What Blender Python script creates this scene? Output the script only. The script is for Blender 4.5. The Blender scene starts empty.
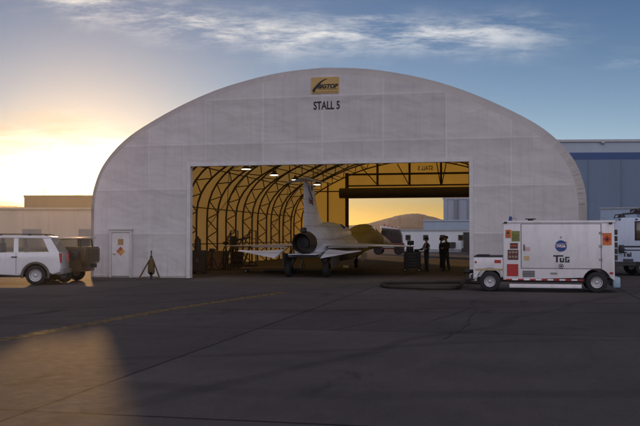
import bpy, bmesh, math, random
from mathutils import Vector, Matrix
random.seed(5)
R = math.radians
SC = bpy.context.scene
GLOW1, GLOW2, GLOW3, GLOW4 = 60.0, 5.0, 21.0, 42.0
CLOUD = (15.5, 15.1, 14.8)
FILL_DECK = (18.6, 16.2, 17.6)
DUST, OZONE = .5, 2.5
SKYTINT = (.76, 1.02, 1.50)
EXPOSURE = 0.0
GROUND_COL = (.096, .084, .075)
SUNP = 1.85
HAZE, HAZE_G, HAZE_COL = 9e-5, .86, (.9, .88, .86)
COL = SC.collection
EYE = 1.75          # lens height above the apron
F = 890.0           # focal length in photograph pixels
TH = R(-12.2)       # heading of the shelter's front

# ------------------------------------------------------------------ materials
MATS = {}
def nodes(name):
    m = bpy.data.materials.new(name); m.use_nodes = True
    nt = m.node_tree; nt.nodes.clear()
    return m, nt, nt.nodes, nt.links
def pbr(name, col, rough=.6, metal=0.0, var=.12, scale=2.5, bump=0.0, bscale=30.0, coat=0.0, stretch=(1, 1, 1), dirt=0.0, spec=None):
    if name in MATS: return MATS[name]
    m, nt, N, L = nodes(name)
    out = N.new('ShaderNodeOutputMaterial'); b = N.new('ShaderNodeBsdfPrincipled')
    tc = N.new('ShaderNodeTexCoord'); mp = N.new('ShaderNodeMapping'); mp.inputs['Scale'].default_value = stretch
    L.new(tc.outputs['Object'], mp.inputs['Vector'])
    n = N.new('ShaderNodeTexNoise'); n.inputs['Scale'].default_value = scale; n.inputs['Detail'].default_value = 6; n.inputs['Roughness'].default_value = .62
    L.new(mp.outputs[0], n.inputs['Vector'])
    cr = N.new('ShaderNodeValToRGB')
    cr.color_ramp.elements[0].position = .3; cr.color_ramp.elements[1].position = .7
    cr.color_ramp.elements[0].color = (*[c * (1 - var) for c in col], 1)
    cr.color_ramp.elements[1].color = (*[min(1, c * (1 + var)) for c in col], 1)
    L.new(n.outputs['Fac'], cr.inputs['Fac'])
    src = cr.outputs['Color']
    if dirt:
        n2 = N.new('ShaderNodeTexNoise'); n2.inputs['Scale'].default_value = scale * .6; n2.inputs['Detail'].default_value = 8; n2.inputs['Roughness'].default_value = .7
        mp2 = N.new('ShaderNodeMapping'); mp2.inputs['Scale'].default_value = (3, 3, .6); mp2.inputs['Location'].default_value = (7, 3, 1)
        L.new(tc.outputs['Object'], mp2.inputs['Vector']); L.new(mp2.outputs[0], n2.inputs['Vector'])
        r2 = N.new('ShaderNodeValToRGB'); r2.color_ramp.elements[0].position = .5; r2.color_ramp.elements[1].position = .78
        L.new(n2.outputs['Fac'], r2.inputs['Fac'])
        mu = N.new('ShaderNodeMath'); mu.operation = 'MULTIPLY'; mu.inputs[1].default_value = dirt
        L.new(r2.outputs['Color'], mu.inputs[0])
        mx = N.new('ShaderNodeMixRGB'); mx.inputs['Color2'].default_value = (col[0] * .35 + .03, col[1] * .31 + .022, col[2] * .26 + .014, 1)
        L.new(mu.outputs[0], mx.inputs['Fac']); L.new(src, mx.inputs['Color1']); src = mx.outputs['Color']
    L.new(src, b.inputs['Base Color'])
    b.inputs['Metallic'].default_value = metal
    if coat: b.inputs['Coat Weight'].default_value = coat; b.inputs['Coat Roughness'].default_value = .08
    if spec is not None: b.inputs['Specular IOR Level'].default_value = spec
    rr = N.new('ShaderNodeMapRange'); rr.inputs['To Min'].default_value = max(.03, rough - .1); rr.inputs['To Max'].default_value = min(1, rough + .1)
    L.new(n.outputs['Fac'], rr.inputs['Value']); L.new(rr.outputs[0], b.inputs['Roughness'])
    if bump:
        nb = N.new('ShaderNodeTexNoise'); nb.inputs['Scale'].default_value = bscale; nb.inputs['Detail'].default_value = 4
        L.new(mp.outputs[0], nb.inputs['Vector'])
        bp = N.new('ShaderNodeBump'); bp.inputs['Strength'].default_value = bump; bp.inputs['Distance'].default_value = .02
        L.new(nb.outputs['Fac'], bp.inputs['Height']); L.new(bp.outputs[0], b.inputs['Normal'])
    L.new(b.outputs[0], out.inputs['Surface'])
    MATS[name] = m
    return m
def emit(name, col, strength):
    m, nt, N, L = nodes(name)
    out = N.new('ShaderNodeOutputMaterial'); e = N.new('ShaderNodeEmission')
    e.inputs['Color'].default_value = (*col, 1); e.inputs['Strength'].default_value = strength
    L.new(e.outputs[0], out.inputs['Surface']); return m
def glass(name, col, rough=.06):
    m, nt, N, L = nodes(name)
    out = N.new('ShaderNodeOutputMaterial'); b = N.new('ShaderNodeBsdfPrincipled')
    b.inputs['Base Color'].default_value = (*col, 1); b.inputs['Roughness'].default_value = rough
    b.inputs['Transmission Weight'].default_value = .9; b.inputs['IOR'].default_value = 1.1; b.inputs['Specular IOR Level'].default_value = .8
    L.new(b.outputs[0], out.inputs['Surface']); return m
def math_node(N, L, op, a, b=None, c=None):
    n = N.new('ShaderNodeMath'); n.operation = op
    for i, v in enumerate((a, b, c)):
        if v is None: continue
        if isinstance(v, (int, float)): n.inputs[i].default_value = v
        else: L.new(v, n.inputs[i])
    return n.outputs[0]

def membrane(name, white, trans_col, mix, panels=None, wrinkle=.5):
    """coated fabric: part of the light bounces, part glows through"""
    m, nt, N, L = nodes(name)
    out = N.new('ShaderNodeOutputMaterial')
    tc = N.new('ShaderNodeTexCoord'); sep = N.new('ShaderNodeSeparateXYZ'); L.new(tc.outputs['Object'], sep.inputs[0])
    n1 = N.new('ShaderNodeTexNoise'); n1.inputs['Scale'].default_value = .55; n1.inputs['Detail'].default_value = 7; n1.inputs['Roughness'].default_value = .6
    L.new(tc.outputs['Object'], n1.inputs['Vector'])
    cr = N.new('ShaderNodeValToRGB'); cr.color_ramp.elements[0].position = .3; cr.color_ramp.elements[1].position = .72
    cr.color_ramp.elements[0].color = (*[w * .86 for w in white], 1); cr.color_ramp.elements[1].color = (*white, 1)
    L.new(n1.outputs['Fac'], cr.inputs['Fac'])
    col = cr.outputs['Color']; hgt = None
    if panels:
        # welded panels: every panel has its own faint tone, every seam a doubled strip of cloth
        px_, pz_ = panels
        a = math_node(N, L, 'DIVIDE', sep.outputs['X'], px_); b = math_node(N, L, 'DIVIDE', sep.outputs['Z'], pz_)
        cmb = N.new('ShaderNodeCombineXYZ'); L.new(math_node(N, L, 'FLOOR', a), cmb.inputs[0]); L.new(math_node(N, L, 'FLOOR', b), cmb.inputs[1])
        wn = N.new('ShaderNodeTexWhiteNoise'); L.new(cmb.outputs[0], wn.inputs['Vector'])
        tone = math_node(N, L, 'MULTIPLY_ADD', wn.outputs['Value'], .10, .90)
        mx = N.new('ShaderNodeMixRGB'); mx.blend_type = 'MULTIPLY'; mx.inputs['Fac'].default_value = 1
        L.new(col, mx.inputs['Color1']); L.new(tone, mx.inputs['Color2']); col = mx.outputs['Color']
        fa = math_node(N, L, 'ABSOLUTE', math_node(N, L, 'SUBTRACT', math_node(N, L, 'FRACT', a), .5))
        fb = math_node(N, L, 'ABSOLUTE', math_node(N, L, 'SUBTRACT', math_node(N, L, 'FRACT', b), .5))
        def band_(w): return math_node(N, L, 'MAXIMUM', math_node(N, L, 'GREATER_THAN', fa, .5 - w / px_), math_node(N, L, 'GREATER_THAN', fb, .5 - w / pz_))
        seam = math_node(N, L, 'SUBTRACT', band_(.065), band_(.045)); lap = band_(.045)
        mxl = N.new('ShaderNodeMixRGB'); mxl.blend_type = 'MULTIPLY'; mxl.inputs['Color2'].default_value = (1.09, 1.09, 1.09, 1); L.new(lap, mxl.inputs['Fac']); L.new(col, mxl.inputs['Color1']); col = mxl.outputs['Color']
        # rain runs and the scuffed foot of the cloth
        rm = N.new('ShaderNodeMapping'); rm.inputs['Scale'].default_value = (3.2, 1, .16); L.new(tc.outputs['Object'], rm.inputs[0])
        rnn = N.new('ShaderNodeTexNoise'); rnn.inputs['Scale'].default_value = 1.6; rnn.inputs['Detail'].default_value = 7; rnn.inputs['Roughness'].default_value = .7; L.new(rm.outputs[0], rnn.inputs['Vector'])
        run = N.new('ShaderNodeMapRange'); run.inputs['From Min'].default_value = .50; run.inputs['From Max'].default_value = .78; L.new(rnn.outputs['Fac'], run.inputs['Value'])
        foot = N.new('ShaderNodeMapRange'); foot.inputs['From Min'].default_value = .9; foot.inputs['From Max'].default_value = .0; L.new(sep.outputs['Z'], foot.inputs['Value'])
        dirt_ = math_node(N, L, 'MULTIPLY', run.outputs[0], math_node(N, L, 'MULTIPLY_ADD', foot.outputs[0], .9, .30))
        mxd = N.new('ShaderNodeMixRGB'); mxd.inputs['Color2'].default_value = (.36, .33, .29, 1); L.new(dirt_, mxd.inputs['Fac']); L.new(col, mxd.inputs['Color1']); col = mxd.outputs['Color']
        mx2 = N.new('ShaderNodeMixRGB'); mx2.inputs['Color2'].default_value = (*[w * .80 for w in white], 1)
        L.new(math_node(N, L, 'MULTIPLY', seam, .8), mx2.inputs['Fac']); L.new(col, mx2.inputs['Color1']); col = mx2.outputs['Color']
        # sagging cloth: pillow between seams
        hgt = math_node(N, L, 'ADD', math_node(N, L, 'MULTIPLY', math_node(N, L, 'POWER', fa, 3.0), 2.2), math_node(N, L, 'MULTIPLY', math_node(N, L, 'POWER', fb, 3.0), 2.2))
    n2 = N.new('ShaderNodeTexNoise'); n2.inputs['Scale'].default_value = .9; n2.inputs['Detail'].default_value = 2.5; n2.inputs['Distortion'].default_value = .3
    mp = N.new('ShaderNodeMapping'); mp.inputs['Rotation'].default_value = (0, R(52), 0); mp.inputs['Scale'].default_value = (.7, 1, 1.3)
    L.new(tc.outputs['Object'], mp.inputs[0]); L.new(mp.outputs[0], n2.inputs['Vector'])
    h = math_node(N, L, 'MULTIPLY', n2.outputs['Fac'], .9)
    if hgt is not None: h = math_node(N, L, 'ADD', h, hgt)
    bp = N.new('ShaderNodeBump'); bp.inputs['Strength'].default_value = wrinkle; bp.inputs['Distance'].default_value = .12
    L.new(h, bp.inputs['Height'])
    d = N.new('ShaderNodeBsdfDiffuse'); t = N.new('ShaderNodeBsdfTranslucent'); mix_ = N.new('ShaderNodeMixShader')
    L.new(col, d.inputs['Color']); L.new(bp.outputs[0], d.inputs['Normal'])
    tm = N.new('ShaderNodeMixRGB'); tm.blend_type = 'MULTIPLY'; tm.inputs['Fac'].default_value = 1; tm.inputs['Color2'].default_value = (*trans_col, 1)
    L.new(col, tm.inputs['Color1']); L.new(tm.outputs[0], t.inputs['Color'])
    mix_.inputs['Fac'].default_value = mix
    L.new(d.outputs[0], mix_.inputs[1]); L.new(t.outputs[0], mix_.inputs[2])
    L.new(mix_.outputs[0], out.inputs['Surface'])
    return m

# ------------------------------------------------------------------ mesh builder
class MB:
    def __init__(s): s.v = []; s.f = []; s.mi = []; s.cur = 0
    def add(s, vs, fs):
        o = len(s.v); s.v += [tuple(v) for v in vs]
        s.f += [tuple(i + o for i in f) for f in fs]; s.mi += [s.cur] * len(fs); return s
    def box(s, a, b):
        x0, y0, z0 = a; x1, y1, z1 = b
        return s.add([(x0, y0, z0), (x1, y0, z0), (x1, y1, z0), (x0, y1, z0), (x0, y0, z1), (x1, y0, z1), (x1, y1, z1), (x0, y1, z1)],
                     [(0, 3, 2, 1), (4, 5, 6, 7), (0, 1, 5, 4), (1, 2, 6, 5), (2, 3, 7, 6), (3, 0, 4, 7)])
    def bbox(s, a, b, r=.03, seg=2):
        bm = bmesh.new(); bmesh.ops.create_cube(bm, size=1)
        for v in bm.verts:
            v.co = Vector([(a[i] + b[i]) / 2 + v.co[i] * (b[i] - a[i]) for i in range(3)])
        bmesh.ops.bevel(bm, geom=bm.edges[:], offset=r, segments=seg, affect='EDGES', profile=.5)
        return s.bm(bm)
    def bm(s, bm):
        bm.verts.index_update(); s.add([v.co[:] for v in bm.verts], [[v.index for v in f.verts] for f in bm.faces]); bm.free(); return s
    def cyl(s, p, q, r, r2=None, n=12, cap=True):
        p, q = Vector(p), Vector(q); d = (q - p).normalized(); r2 = r if r2 is None else r2
        t = Vector((0, 0, 1)) if abs(d.z) < .9 else Vector((1, 0, 0)); a = d.cross(t).normalized(); b = d.cross(a)
        vs = []
        for c, rr in ((p, r), (q, r2)):
            for i in range(n):
                w = 2 * math.pi * i / n; vs.append(c + a * math.cos(w) * rr + b * math.sin(w) * rr)
        fs = [(i, (i + 1) % n, n + (i + 1) % n, n + i) for i in range(n)]
        if cap: fs += [tuple(range(n))[::-1], tuple(range(n, 2 * n))]
        return s.add(vs, fs)
    def bar(s, p, q, w, h=None):
        """square bar"""
        h = h or w; p, q = Vector(p), Vector(q); d = (q - p).normalized()
        t = Vector((0, 0, 1)) if abs(d.z) < .95 else Vector((0, 1, 0)); a = d.cross(t).normalized(); b = a.cross(d)
        vs = [c + a * i * w / 2 + b * j * h / 2 for c in (p, q) for i, j in ((-1, -1), (1, -1), (1, 1), (-1, 1))]
        return s.add(vs, [(3, 2, 1, 0), (4, 5, 6, 7), (0, 1, 5, 4), (1, 2, 6, 5), (2, 3, 7, 6), (3, 0, 4, 7)])
    def tube(s, pts, r, n=8, cap=True, rf=None):
        pts = [Vector(p) for p in pts]; vs = []; k = len(pts); pa = None
        for i, p in enumerate(pts):
            d = (pts[min(i + 1, k - 1)] - pts[max(i - 1, 0)]).normalized()
            t = Vector((0, 0, 1)) if abs(d.z) < .95 else Vector((1, 0, 0))
            a = d.cross(t).normalized()
            if pa is not None:
                a = (pa - d * pa.dot(d)).normalized()
            pa = a; b = d.cross(a); rr = rf(i) if rf else r
            for j in range(n):
                w = 2 * math.pi * j / n; vs.append(p + a * math.cos(w) * rr + b * math.sin(w) * rr)
        fs = []
        for i in range(k - 1):
            for j in range(n):
                fs.append((i * n + j, i * n + (j + 1) % n, (i + 1) * n + (j + 1) % n, (i + 1) * n + j))
        if cap: fs += [tuple(range(n))[::-1], tuple(range((k - 1) * n, k * n))]
        return s.add(vs, fs)
    def loft(s, rings, cap=True):
        n = len(rings[0]); vs = [p for r in rings for p in r]; fs = []
        for i in range(len(rings) - 1):
            for j in range(n):
                fs.append((i * n + j, i * n + (j + 1) % n, (i + 1) * n + (j + 1) % n, (i + 1) * n + j))
        if cap: fs += [tuple(range(n))[::-1], tuple(range((len(rings) - 1) * n, len(rings) * n))]
        return s.add(vs, fs)
    def prism(s, poly, fn0, fn1, bevel=0, seg=2):
        """extrude a 2D polygon: fn0/fn1 map (a,b) to 3D on the two sides"""
        bm = bmesh.new(); A = [bm.verts.new(fn0(*p)) for p in poly]; B = [bm.verts.new(fn1(*p)) for p in poly]; n = len(poly)
        f0 = bm.faces.new(A[::-1]); f1 = bm.faces.new(B); sides = []
        for i in range(n): bm.faces.new((A[i], A[(i + 1) % n], B[(i + 1) % n], B[i]))
        bmesh.ops.recalc_face_normals(bm, faces=bm.faces[:])
        if bevel:
            es = [e for e in f0.edges] + [e for e in f1.edges]
            bmesh.ops.bevel(bm, geom=es, offset=bevel, segments=seg, affect='EDGES', profile=.5)
        bmesh.ops.triangulate(bm, faces=[f for f in bm.faces if len(f.verts) > 4])
        return s.bm(bm)
    def lathe(s, prof, axis_p, axis_d, n=24, cap=False):
        """prof: list of (along, radius)"""
        p = Vector(axis_p); d = Vector(axis_d).normalized(); t = Vector((0, 0, 1)) if abs(d.z) < .9 else Vector((1, 0, 0))
        a = d.cross(t).normalized(); b = d.cross(a)
        rings = [[p + d * l + a * math.cos(2 * math.pi * i / n) * r + b * math.sin(2 * math.pi * i / n) * r for i in range(n)] for l, r in prof]
        return s.loft(rings, cap)
    def ball(s, c, r, n=10):
        rx, ry, rz = (r, r, r) if isinstance(r, (int, float)) else r
        rings = []
        for i in range(1, n):
            w = math.pi * i / n
            rings.append([(c[0] + rx * math.sin(w) * math.cos(2 * math.pi * j / 16), c[1] + ry * math.sin(w) * math.sin(2 * math.pi * j / 16), c[2] - rz * math.cos(w)) for j in range(16)])
        return s.loft(rings, True)
    def build(s, name, mat, parent=None, smooth=None, loc=None, rot=None, bevel=0, fixn=True):
        me = bpy.data.meshes.new(name); me.from_pydata(s.v, [], s.f); 
        mats = mat if isinstance(mat, (list, tuple)) else [mat]
        for m in mats: me.materials.append(m)
        if len(mats) > 1: me.polygons.foreach_set('material_index', s.mi)
        if fixn:
            bm = bmesh.new(); bm.from_mesh(me); bmesh.ops.recalc_face_normals(bm, faces=bm.faces[:]); bm.to_mesh(me); bm.free()
        me.update()
        if smooth:
            me.shade_smooth(); me.set_sharp_from_angle(angle=R(smooth))
        o = bpy.data.objects.new(name, me); COL.objects.link(o)
        if parent: o.parent = parent
        if loc: o.location = loc
        if rot: o.rotation_euler = rot
        if bevel:
            b = o.modifiers.new('bevel', 'BEVEL'); b.width = bevel; b.segments = 2; b.limit_method = 'ANGLE'
        return o
def thing(name, label, cat, loc=(0, 0, 0), rz=0, group=None):
    o = bpy.data.objects.new(name, None); COL.objects.link(o); o.empty_display_size = .3
    o.location = loc; o.rotation_euler = (0, 0, rz); return tag(o, label, cat, group)
def tag(o, label=None, cat=None, group=None, kind=None):
    for k, v in (('label', label), ('category', cat), ('group', group), ('kind', kind)):
        if v: o[k] = v
    return o
def dup(root, loc, rz, label=None, group=None):
    r = root.copy(); COL.objects.link(r); r.location = loc; r.rotation_euler = (0, 0, rz)
    if label: r['label'] = label
    if group: r['group'] = group
    for ch in list(root.children):
        c = ch.copy(); COL.objects.link(c); c.parent = r
        for g in list(ch.children):
            d = g.copy(); COL.objects.link(d); d.parent = c
    return r
def text_mesh(name, txt, size, mat, parent, mtx, shear=0, bold=0, width=None, depth=.002, spacing=1.0):
    cu = bpy.data.curves.new(name, 'FONT'); cu.body = txt; cu.size = size; cu.align_x = 'CENTER'; cu.align_y = 'CENTER'
    cu.extrude = depth; cu.shear = shear; cu.offset = bold; cu.space_character = spacing; cu.resolution_u = 4
    t = bpy.data.objects.new(name, cu); COL.objects.link(t)
    dg = bpy.context.evaluated_depsgraph_get(); me = bpy.data.meshes.new_from_object(t.evaluated_get(dg))
    bpy.data.objects.remove(t); bpy.data.curves.remove(cu)
    me.name = name
    if width:
        xs = [v.co.x for v in me.vertices]; k = width / (max(xs) - min(xs))
        for v in me.vertices: v.co.x *= k
    me.transform(mtx); me.materials.clear(); me.materials.append(mat)
    o = bpy.data.objects.new(name, me); COL.objects.link(o)
    if parent: o.parent = parent
    return o
def upright(x, y, z):      # lettering that stands upright and faces -y
    return Matrix.Translation((x, y, z)) @ Matrix.Rotation(R(90), 4, 'X')
def ground_at(px, py): 
    D = EYE * F / (py - 237); return ((px - 320) / F * D, D)
def side_at(px, py, D): return ((px - 320) / F * D, EYE + (237 - py) / F * D)

# ------------------------------------------------------------------ shared materials
M = {}
M['white_paint'] = pbr('white_paint', (.74, .74, .73), .35, var=.05, dirt=.22, coat=.25)
M['grey_paint'] = pbr('grey_paint', (.33, .35, .38), .4, var=.08, dirt=.15)
M['dark_metal'] = pbr('dark_metal', (.045, .042, .04), .5, .4, var=.25)
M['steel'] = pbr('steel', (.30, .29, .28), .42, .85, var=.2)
M['truss_steel'] = pbr('truss_steel', (.075, .06, .05), .6, .3, var=.25)
M['rubber'] = pbr('rubber', (.018, .018, .018), .8, var=.3, bump=.2, bscale=60)
M['rim'] = pbr('rim', (.5, .5, .5), .35, .7, var=.15, dirt=.3)
M['black'] = pbr('black_plastic', (.014, .014, .015), .5, var=.3)
M['red'] = pbr('red_paint', (.42, .03, .025), .45, var=.1)
M['orange'] = pbr('orange_paint', (.62, .16, .03), .5, var=.1)
M['maroon'] = pbr('maroon_paint', (.13, .035, .03), .5, var=.2)
M['yellow'] = pbr('yellow_paint', (.62, .42, .05), .5, var=.12, dirt=.2)
M['olive'] = pbr('olive_label', (.22, .24, .06), .6, var=.1)
M['blue'] = pbr('blue_paint', (.02, .06, .22), .45, var=.08)
M['window'] = pbr('window_glass', (.02, .022, .025), .08, var=.1, spec=.8)
M['glass'] = glass('car_glass', (.72, .70, .64))
M['wood'] = pbr('wood', (.22, .13, .06), .7, var=.25, stretch=(1, 8, 1))
# ------------------------------------------------------------------ camera, light, sky
SUN_AZ, SUN_EL = R(-14.97), R(5.1)
sund = Vector((math.sin(SUN_AZ) * math.cos(SUN_EL), math.cos(SUN_AZ) * math.cos(SUN_EL), math.sin(SUN_EL)))
cam = bpy.data.cameras.new('camera'); cam.lens = F * 36 / 640; cam.sensor_width = 36; cam.clip_start = .1; cam.clip_end = 20000
co = bpy.data.objects.new('camera', cam); COL.objects.link(co); co.location = (0, 0, EYE)
co.rotation_euler = (R(90) + math.atan(24 / F), 0, 0); SC.camera = co
sl = bpy.data.lights.new('sun', 'SUN'); sl.energy = SUNP; sl.angle = R(1.0); sl.color = (1.0, .55, .20)
so = bpy.data.objects.new('sun', sl); COL.objects.link(so); so.rotation_euler = (-sund).to_track_quat('-Z', 'Y').to_euler(); so.location = (-60, 250, 60)

W = bpy.data.worlds.new('World'); SC.world = W; W.use_nodes = True
nt = W.node_tree; N, L = nt.nodes, nt.links; N.clear()
wo = N.new('ShaderNodeOutputWorld'); bg = N.new('ShaderNodeBackground'); bg.inputs['Strength'].default_value = .05
sky = N.new('ShaderNodeTexSky'); sky.sky_type = 'NISHITA'; sky.sun_disc = False; sky.sun_elevation = SUN_EL; sky.sun_rotation = SUN_AZ
sky.air_density = 1.0; sky.dust_density = DUST; sky.ozone_density = OZONE; sky.altitude = 700
tc = N.new('ShaderNodeTexCoord'); sp = N.new('ShaderNodeSeparateXYZ'); L.new(tc.outputs['Generated'], sp.inputs[0])
mn = lambda op, a, b=None, c=None: math_node(N, L, op, a, b, c)
yy = mn('MAXIMUM', sp.outputs['Y'], .05)
tx = mn('DIVIDE', sp.outputs['X'], yy); tz = mn('DIVIDE', sp.outputs['Z'], yy)
txn = mn('MINIMUM', tx, 0.0)
ctr = mn('ADD', mn('MULTIPLY_ADD', mn('MULTIPLY', txn, txn), .55, .2285), mn('MULTIPLY', tx, .004))
dz = mn('SUBTRACT', tz, ctr)
# streaked cirrus: cloud plane coordinates, fibres drawn out along the wind
cb = N.new('ShaderNodeCombineXYZ'); L.new(tx, cb.inputs[0]); L.new(tz, cb.inputs[1])
def cnoise(scale, rot, st, det=8, dist=.6, loc=(0, 0, 0), rough=.6):
    mp = N.new('ShaderNodeMapping'); mp.inputs['Rotation'].default_value = (0, 0, R(rot)); mp.inputs['Scale'].default_value = (*st, 1); mp.inputs['Location'].default_value = loc
    L.new(cb.outputs[0], mp.inputs[0])
    n = N.new('ShaderNodeTexNoise'); n.inputs['Scale'].default_value = scale; n.inputs['Detail'].default_value = det; n.inputs['Distortion'].default_value = dist; n.inputs['Roughness'].default_value = rough
    L.new(mp.outputs[0], n.inputs['Vector']); return n.outputs['Fac']
def ramp(x, a, b):
    r = N.new('ShaderNodeMapRange'); r.interpolation_type = 'SMOOTHSTEP'; r.inputs['From Min'].default_value = a; r.inputs['From Max'].default_value = b
    L.new(x, r.inputs['Value']); return r.outputs[0]
def gauss(x, s): return mn('EXPONENT', mn('MULTIPLY', mn('POWER', mn('ABSOLUTE', mn('DIVIDE', x, s)), 2.0), -1.0))
wob = mn('MULTIPLY_ADD', cnoise(9, 0, (1, 1), 4), .05, -.025)
band = gauss(mn('ADD', dz, wob), .0195)
fib = cnoise(30, 34, (.42, 2.3), 9, .22, (0, 0, 0), .68); lump = cnoise(9, 20, (.8, 1.5), 5, .25, (3, 1, 0))
tex = ramp(mn('MULTIPLY_ADD', lump, .75, mn('MULTIPLY', fib, 1.05)), .72, 1.14)
edge = mn('MULTIPLY', ramp(tx, .34, .12), ramp(tx, -.44, -.33))
c1 = mn('MULTIPLY', mn('MULTIPLY', band, tex), edge)
# low streaks by the sun and one thin wisp to the right
st2 = ramp(cnoise(9, 14, (.5, 3.6), 7, .4, (1.3, 2.1, 0)), .40, .60)
c2 = mn('MULTIPLY', st2, mn('MULTIPLY', gauss(mn('SUBTRACT', tz, .122), .020), ramp(tx, -.225, -.30)))
c3 = mn('MULTIPLY', mn('MULTIPLY', ramp(cnoise(20, 8, (.5, 3), 6), .45, .75), gauss(mn('SUBTRACT', tz, .198), .012)), ramp(tx, .24, .34))
cl = mn('MINIMUM', mn('ADD', c1, mn('MULTIPLY', c3, .18)), .92)
# aureole of the low sun in dusty air
dt = N.new('ShaderNodeVectorMath'); dt.operation = 'DOT_PRODUCT'; L.new(tc.outputs['Generated'], dt.inputs[0]); dt.inputs[1].default_value = sund
ang = mn('ARCCOSINE', mn('MINIMUM', dt.outputs['Value'], .99999))
sx_ = mn('SUBTRACT', tx, -.282); sz_ = mn('SUBTRACT', tz, .069)
wisp = mn('MULTIPLY_ADD', cnoise(10, 12, (.6, 2.4), 7, .8, (5, 2, 0)), .06, -.03)
ell = mn('ADD', mn('POWER', mn('ABSOLUTE', mn('DIVIDE', mn('ADD', sx_, wisp), .105)), 2.0), mn('POWER', mn('ABSOLUTE', mn('DIVIDE', mn('ADD', sz_, wisp), .036)), 2.0))
front = ramp(sp.outputs['Y'], .0, .3)
core = mn('EXPONENT', mn('MULTIPLY', ell, -1.0))
strk = mn('MULTIPLY_ADD', ramp(cnoise(11, 9, (.4, 3.2), 8, .35, (2.2, 4.1, 0)), .40, .64), .80, .20)
g1 = mn('MULTIPLY', mn('MULTIPLY', mn('MULTIPLY', core, mn('ADD', mn('MULTIPLY', mn('SUBTRACT', 1.0, mn('MULTIPLY', core, core)), strk), mn('MULTIPLY', core, core))), front), GLOW1)
g2 = mn('MULTIPLY', mn('EXPONENT', mn('MULTIPLY', ang, -1 / .085)), GLOW2)
elv = mn('MAXIMUM', sp.outputs['Z'], 0.0)
g3 = mn('MULTIPLY', mn('MULTIPLY', mn('EXPONENT', mn('MULTIPLY', elv, -1 / .085)), mn('MULTIPLY', ramp(elv, .03, .11), mn('MULTIPLY_ADD', ramp(tx, -.30, .12), .75, .25))), GLOW3)          # pale band of haze along the skyline
g4 = mn('MULTIPLY', mn('MULTIPLY', mn('EXPONENT', mn('MULTIPLY', elv, -1 / .03)), mn('EXPONENT', mn('MULTIPLY', ang, -1 / .4))), GLOW4)
def scol(fac, c):
    m_ = N.new('ShaderNodeVectorMath'); m_.operation = 'SCALE'; m_.inputs[0].default_value = c; L.new(fac, m_.inputs['Scale']); return m_.outputs[0]
def vadd(a, b):
    m_ = N.new('ShaderNodeVectorMath'); m_.operation = 'ADD'; L.new(a, m_.inputs[0]); L.new(b, m_.inputs[1]); return m_.outputs[0]
glow = vadd(vadd(scol(g1, (1.0, .82, .46)), scol(g2, (1.0, .60, .18))), vadd(scol(g3, (.74, .96, 1.15)), scol(g4, (1.0, .60, .08))))
cm = N.new('ShaderNodeMixRGB'); L.new(cl, cm.inputs['Fac'])
tint = N.new('ShaderNodeVectorMath'); tint.operation = 'MULTIPLY'; L.new(sky.outputs[0], tint.inputs[0]); 
elv0 = mn('MAXIMUM', sp.outputs['Z'], 0.0); lowf = mn('EXPONENT', mn('MULTIPLY', elv0, -1 / .05))
tmx = N.new('ShaderNodeMixRGB'); L.new(lowf, tmx.inputs['Fac']); tmx.inputs['Color1'].default_value = (*SKYTINT, 1); tmx.inputs['Color2'].default_value = (1.0, .62, .12, 1); L.new(tmx.outputs[0], tint.inputs[1])
L.new(tint.outputs[0], cm.inputs['Color1'])
near = mn('EXPONENT', mn('MULTIPLY', ang, -1 / .12))
cc = vadd(scol(mn('MULTIPLY_ADD', near, 0.0, 1.0), CLOUD), scol(near, (5.0, 3.4, 1.6)))
L.new(cc, cm.inputs['Color2'])
# added unseen bright cloud behind the camera, a fill for the shaded front wall
bk = mn('MULTIPLY', ramp(sp.outputs['Y'], .05, -.45), ramp(sp.outputs['Z'], -.02, .06))
dn = N.new('ShaderNodeTexNoise'); dn.inputs['Scale'].default_value = 3.2; dn.inputs['Detail'].default_value = 6; L.new(tc.outputs['Generated'], dn.inputs['Vector'])
deck = mn('MULTIPLY', bk, mn('MULTIPLY_ADD', ramp(dn.outputs['Fac'], .38, .62), .8, .35))
veil = N.new('ShaderNodeMixRGB'); L.new(mn('MULTIPLY', c2, .85), veil.inputs['Fac']); L.new(vadd(cm.outputs[0], glow), veil.inputs['Color1']); veil.inputs['Color2'].default_value = (12.5, 10.6, 8.2, 1)
tot = vadd(veil.outputs[0], scol(deck, FILL_DECK))
L.new(tot, bg.inputs['Color']); L.new(bg.outputs[0], wo.inputs['Surface'])
SC.view_settings.view_transform = 'Standard'; SC.view_settings.look = 'None'; SC.view_settings.gamma = 1; SC.view_settings.use_curve_mapping = False
SC.view_settings.exposure = EXPOSURE
SC.render.engine = 'CYCLES'; SC.cycles.use_denoising = True; SC.cycles.max_bounces = 8; SC.cycles.diffuse_bounces = 4
SC.cycles.volume_bounces = 0; SC.cycles.sample_clamp_indirect = 6; SC.cycles.transparent_max_bounces = 12

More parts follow.
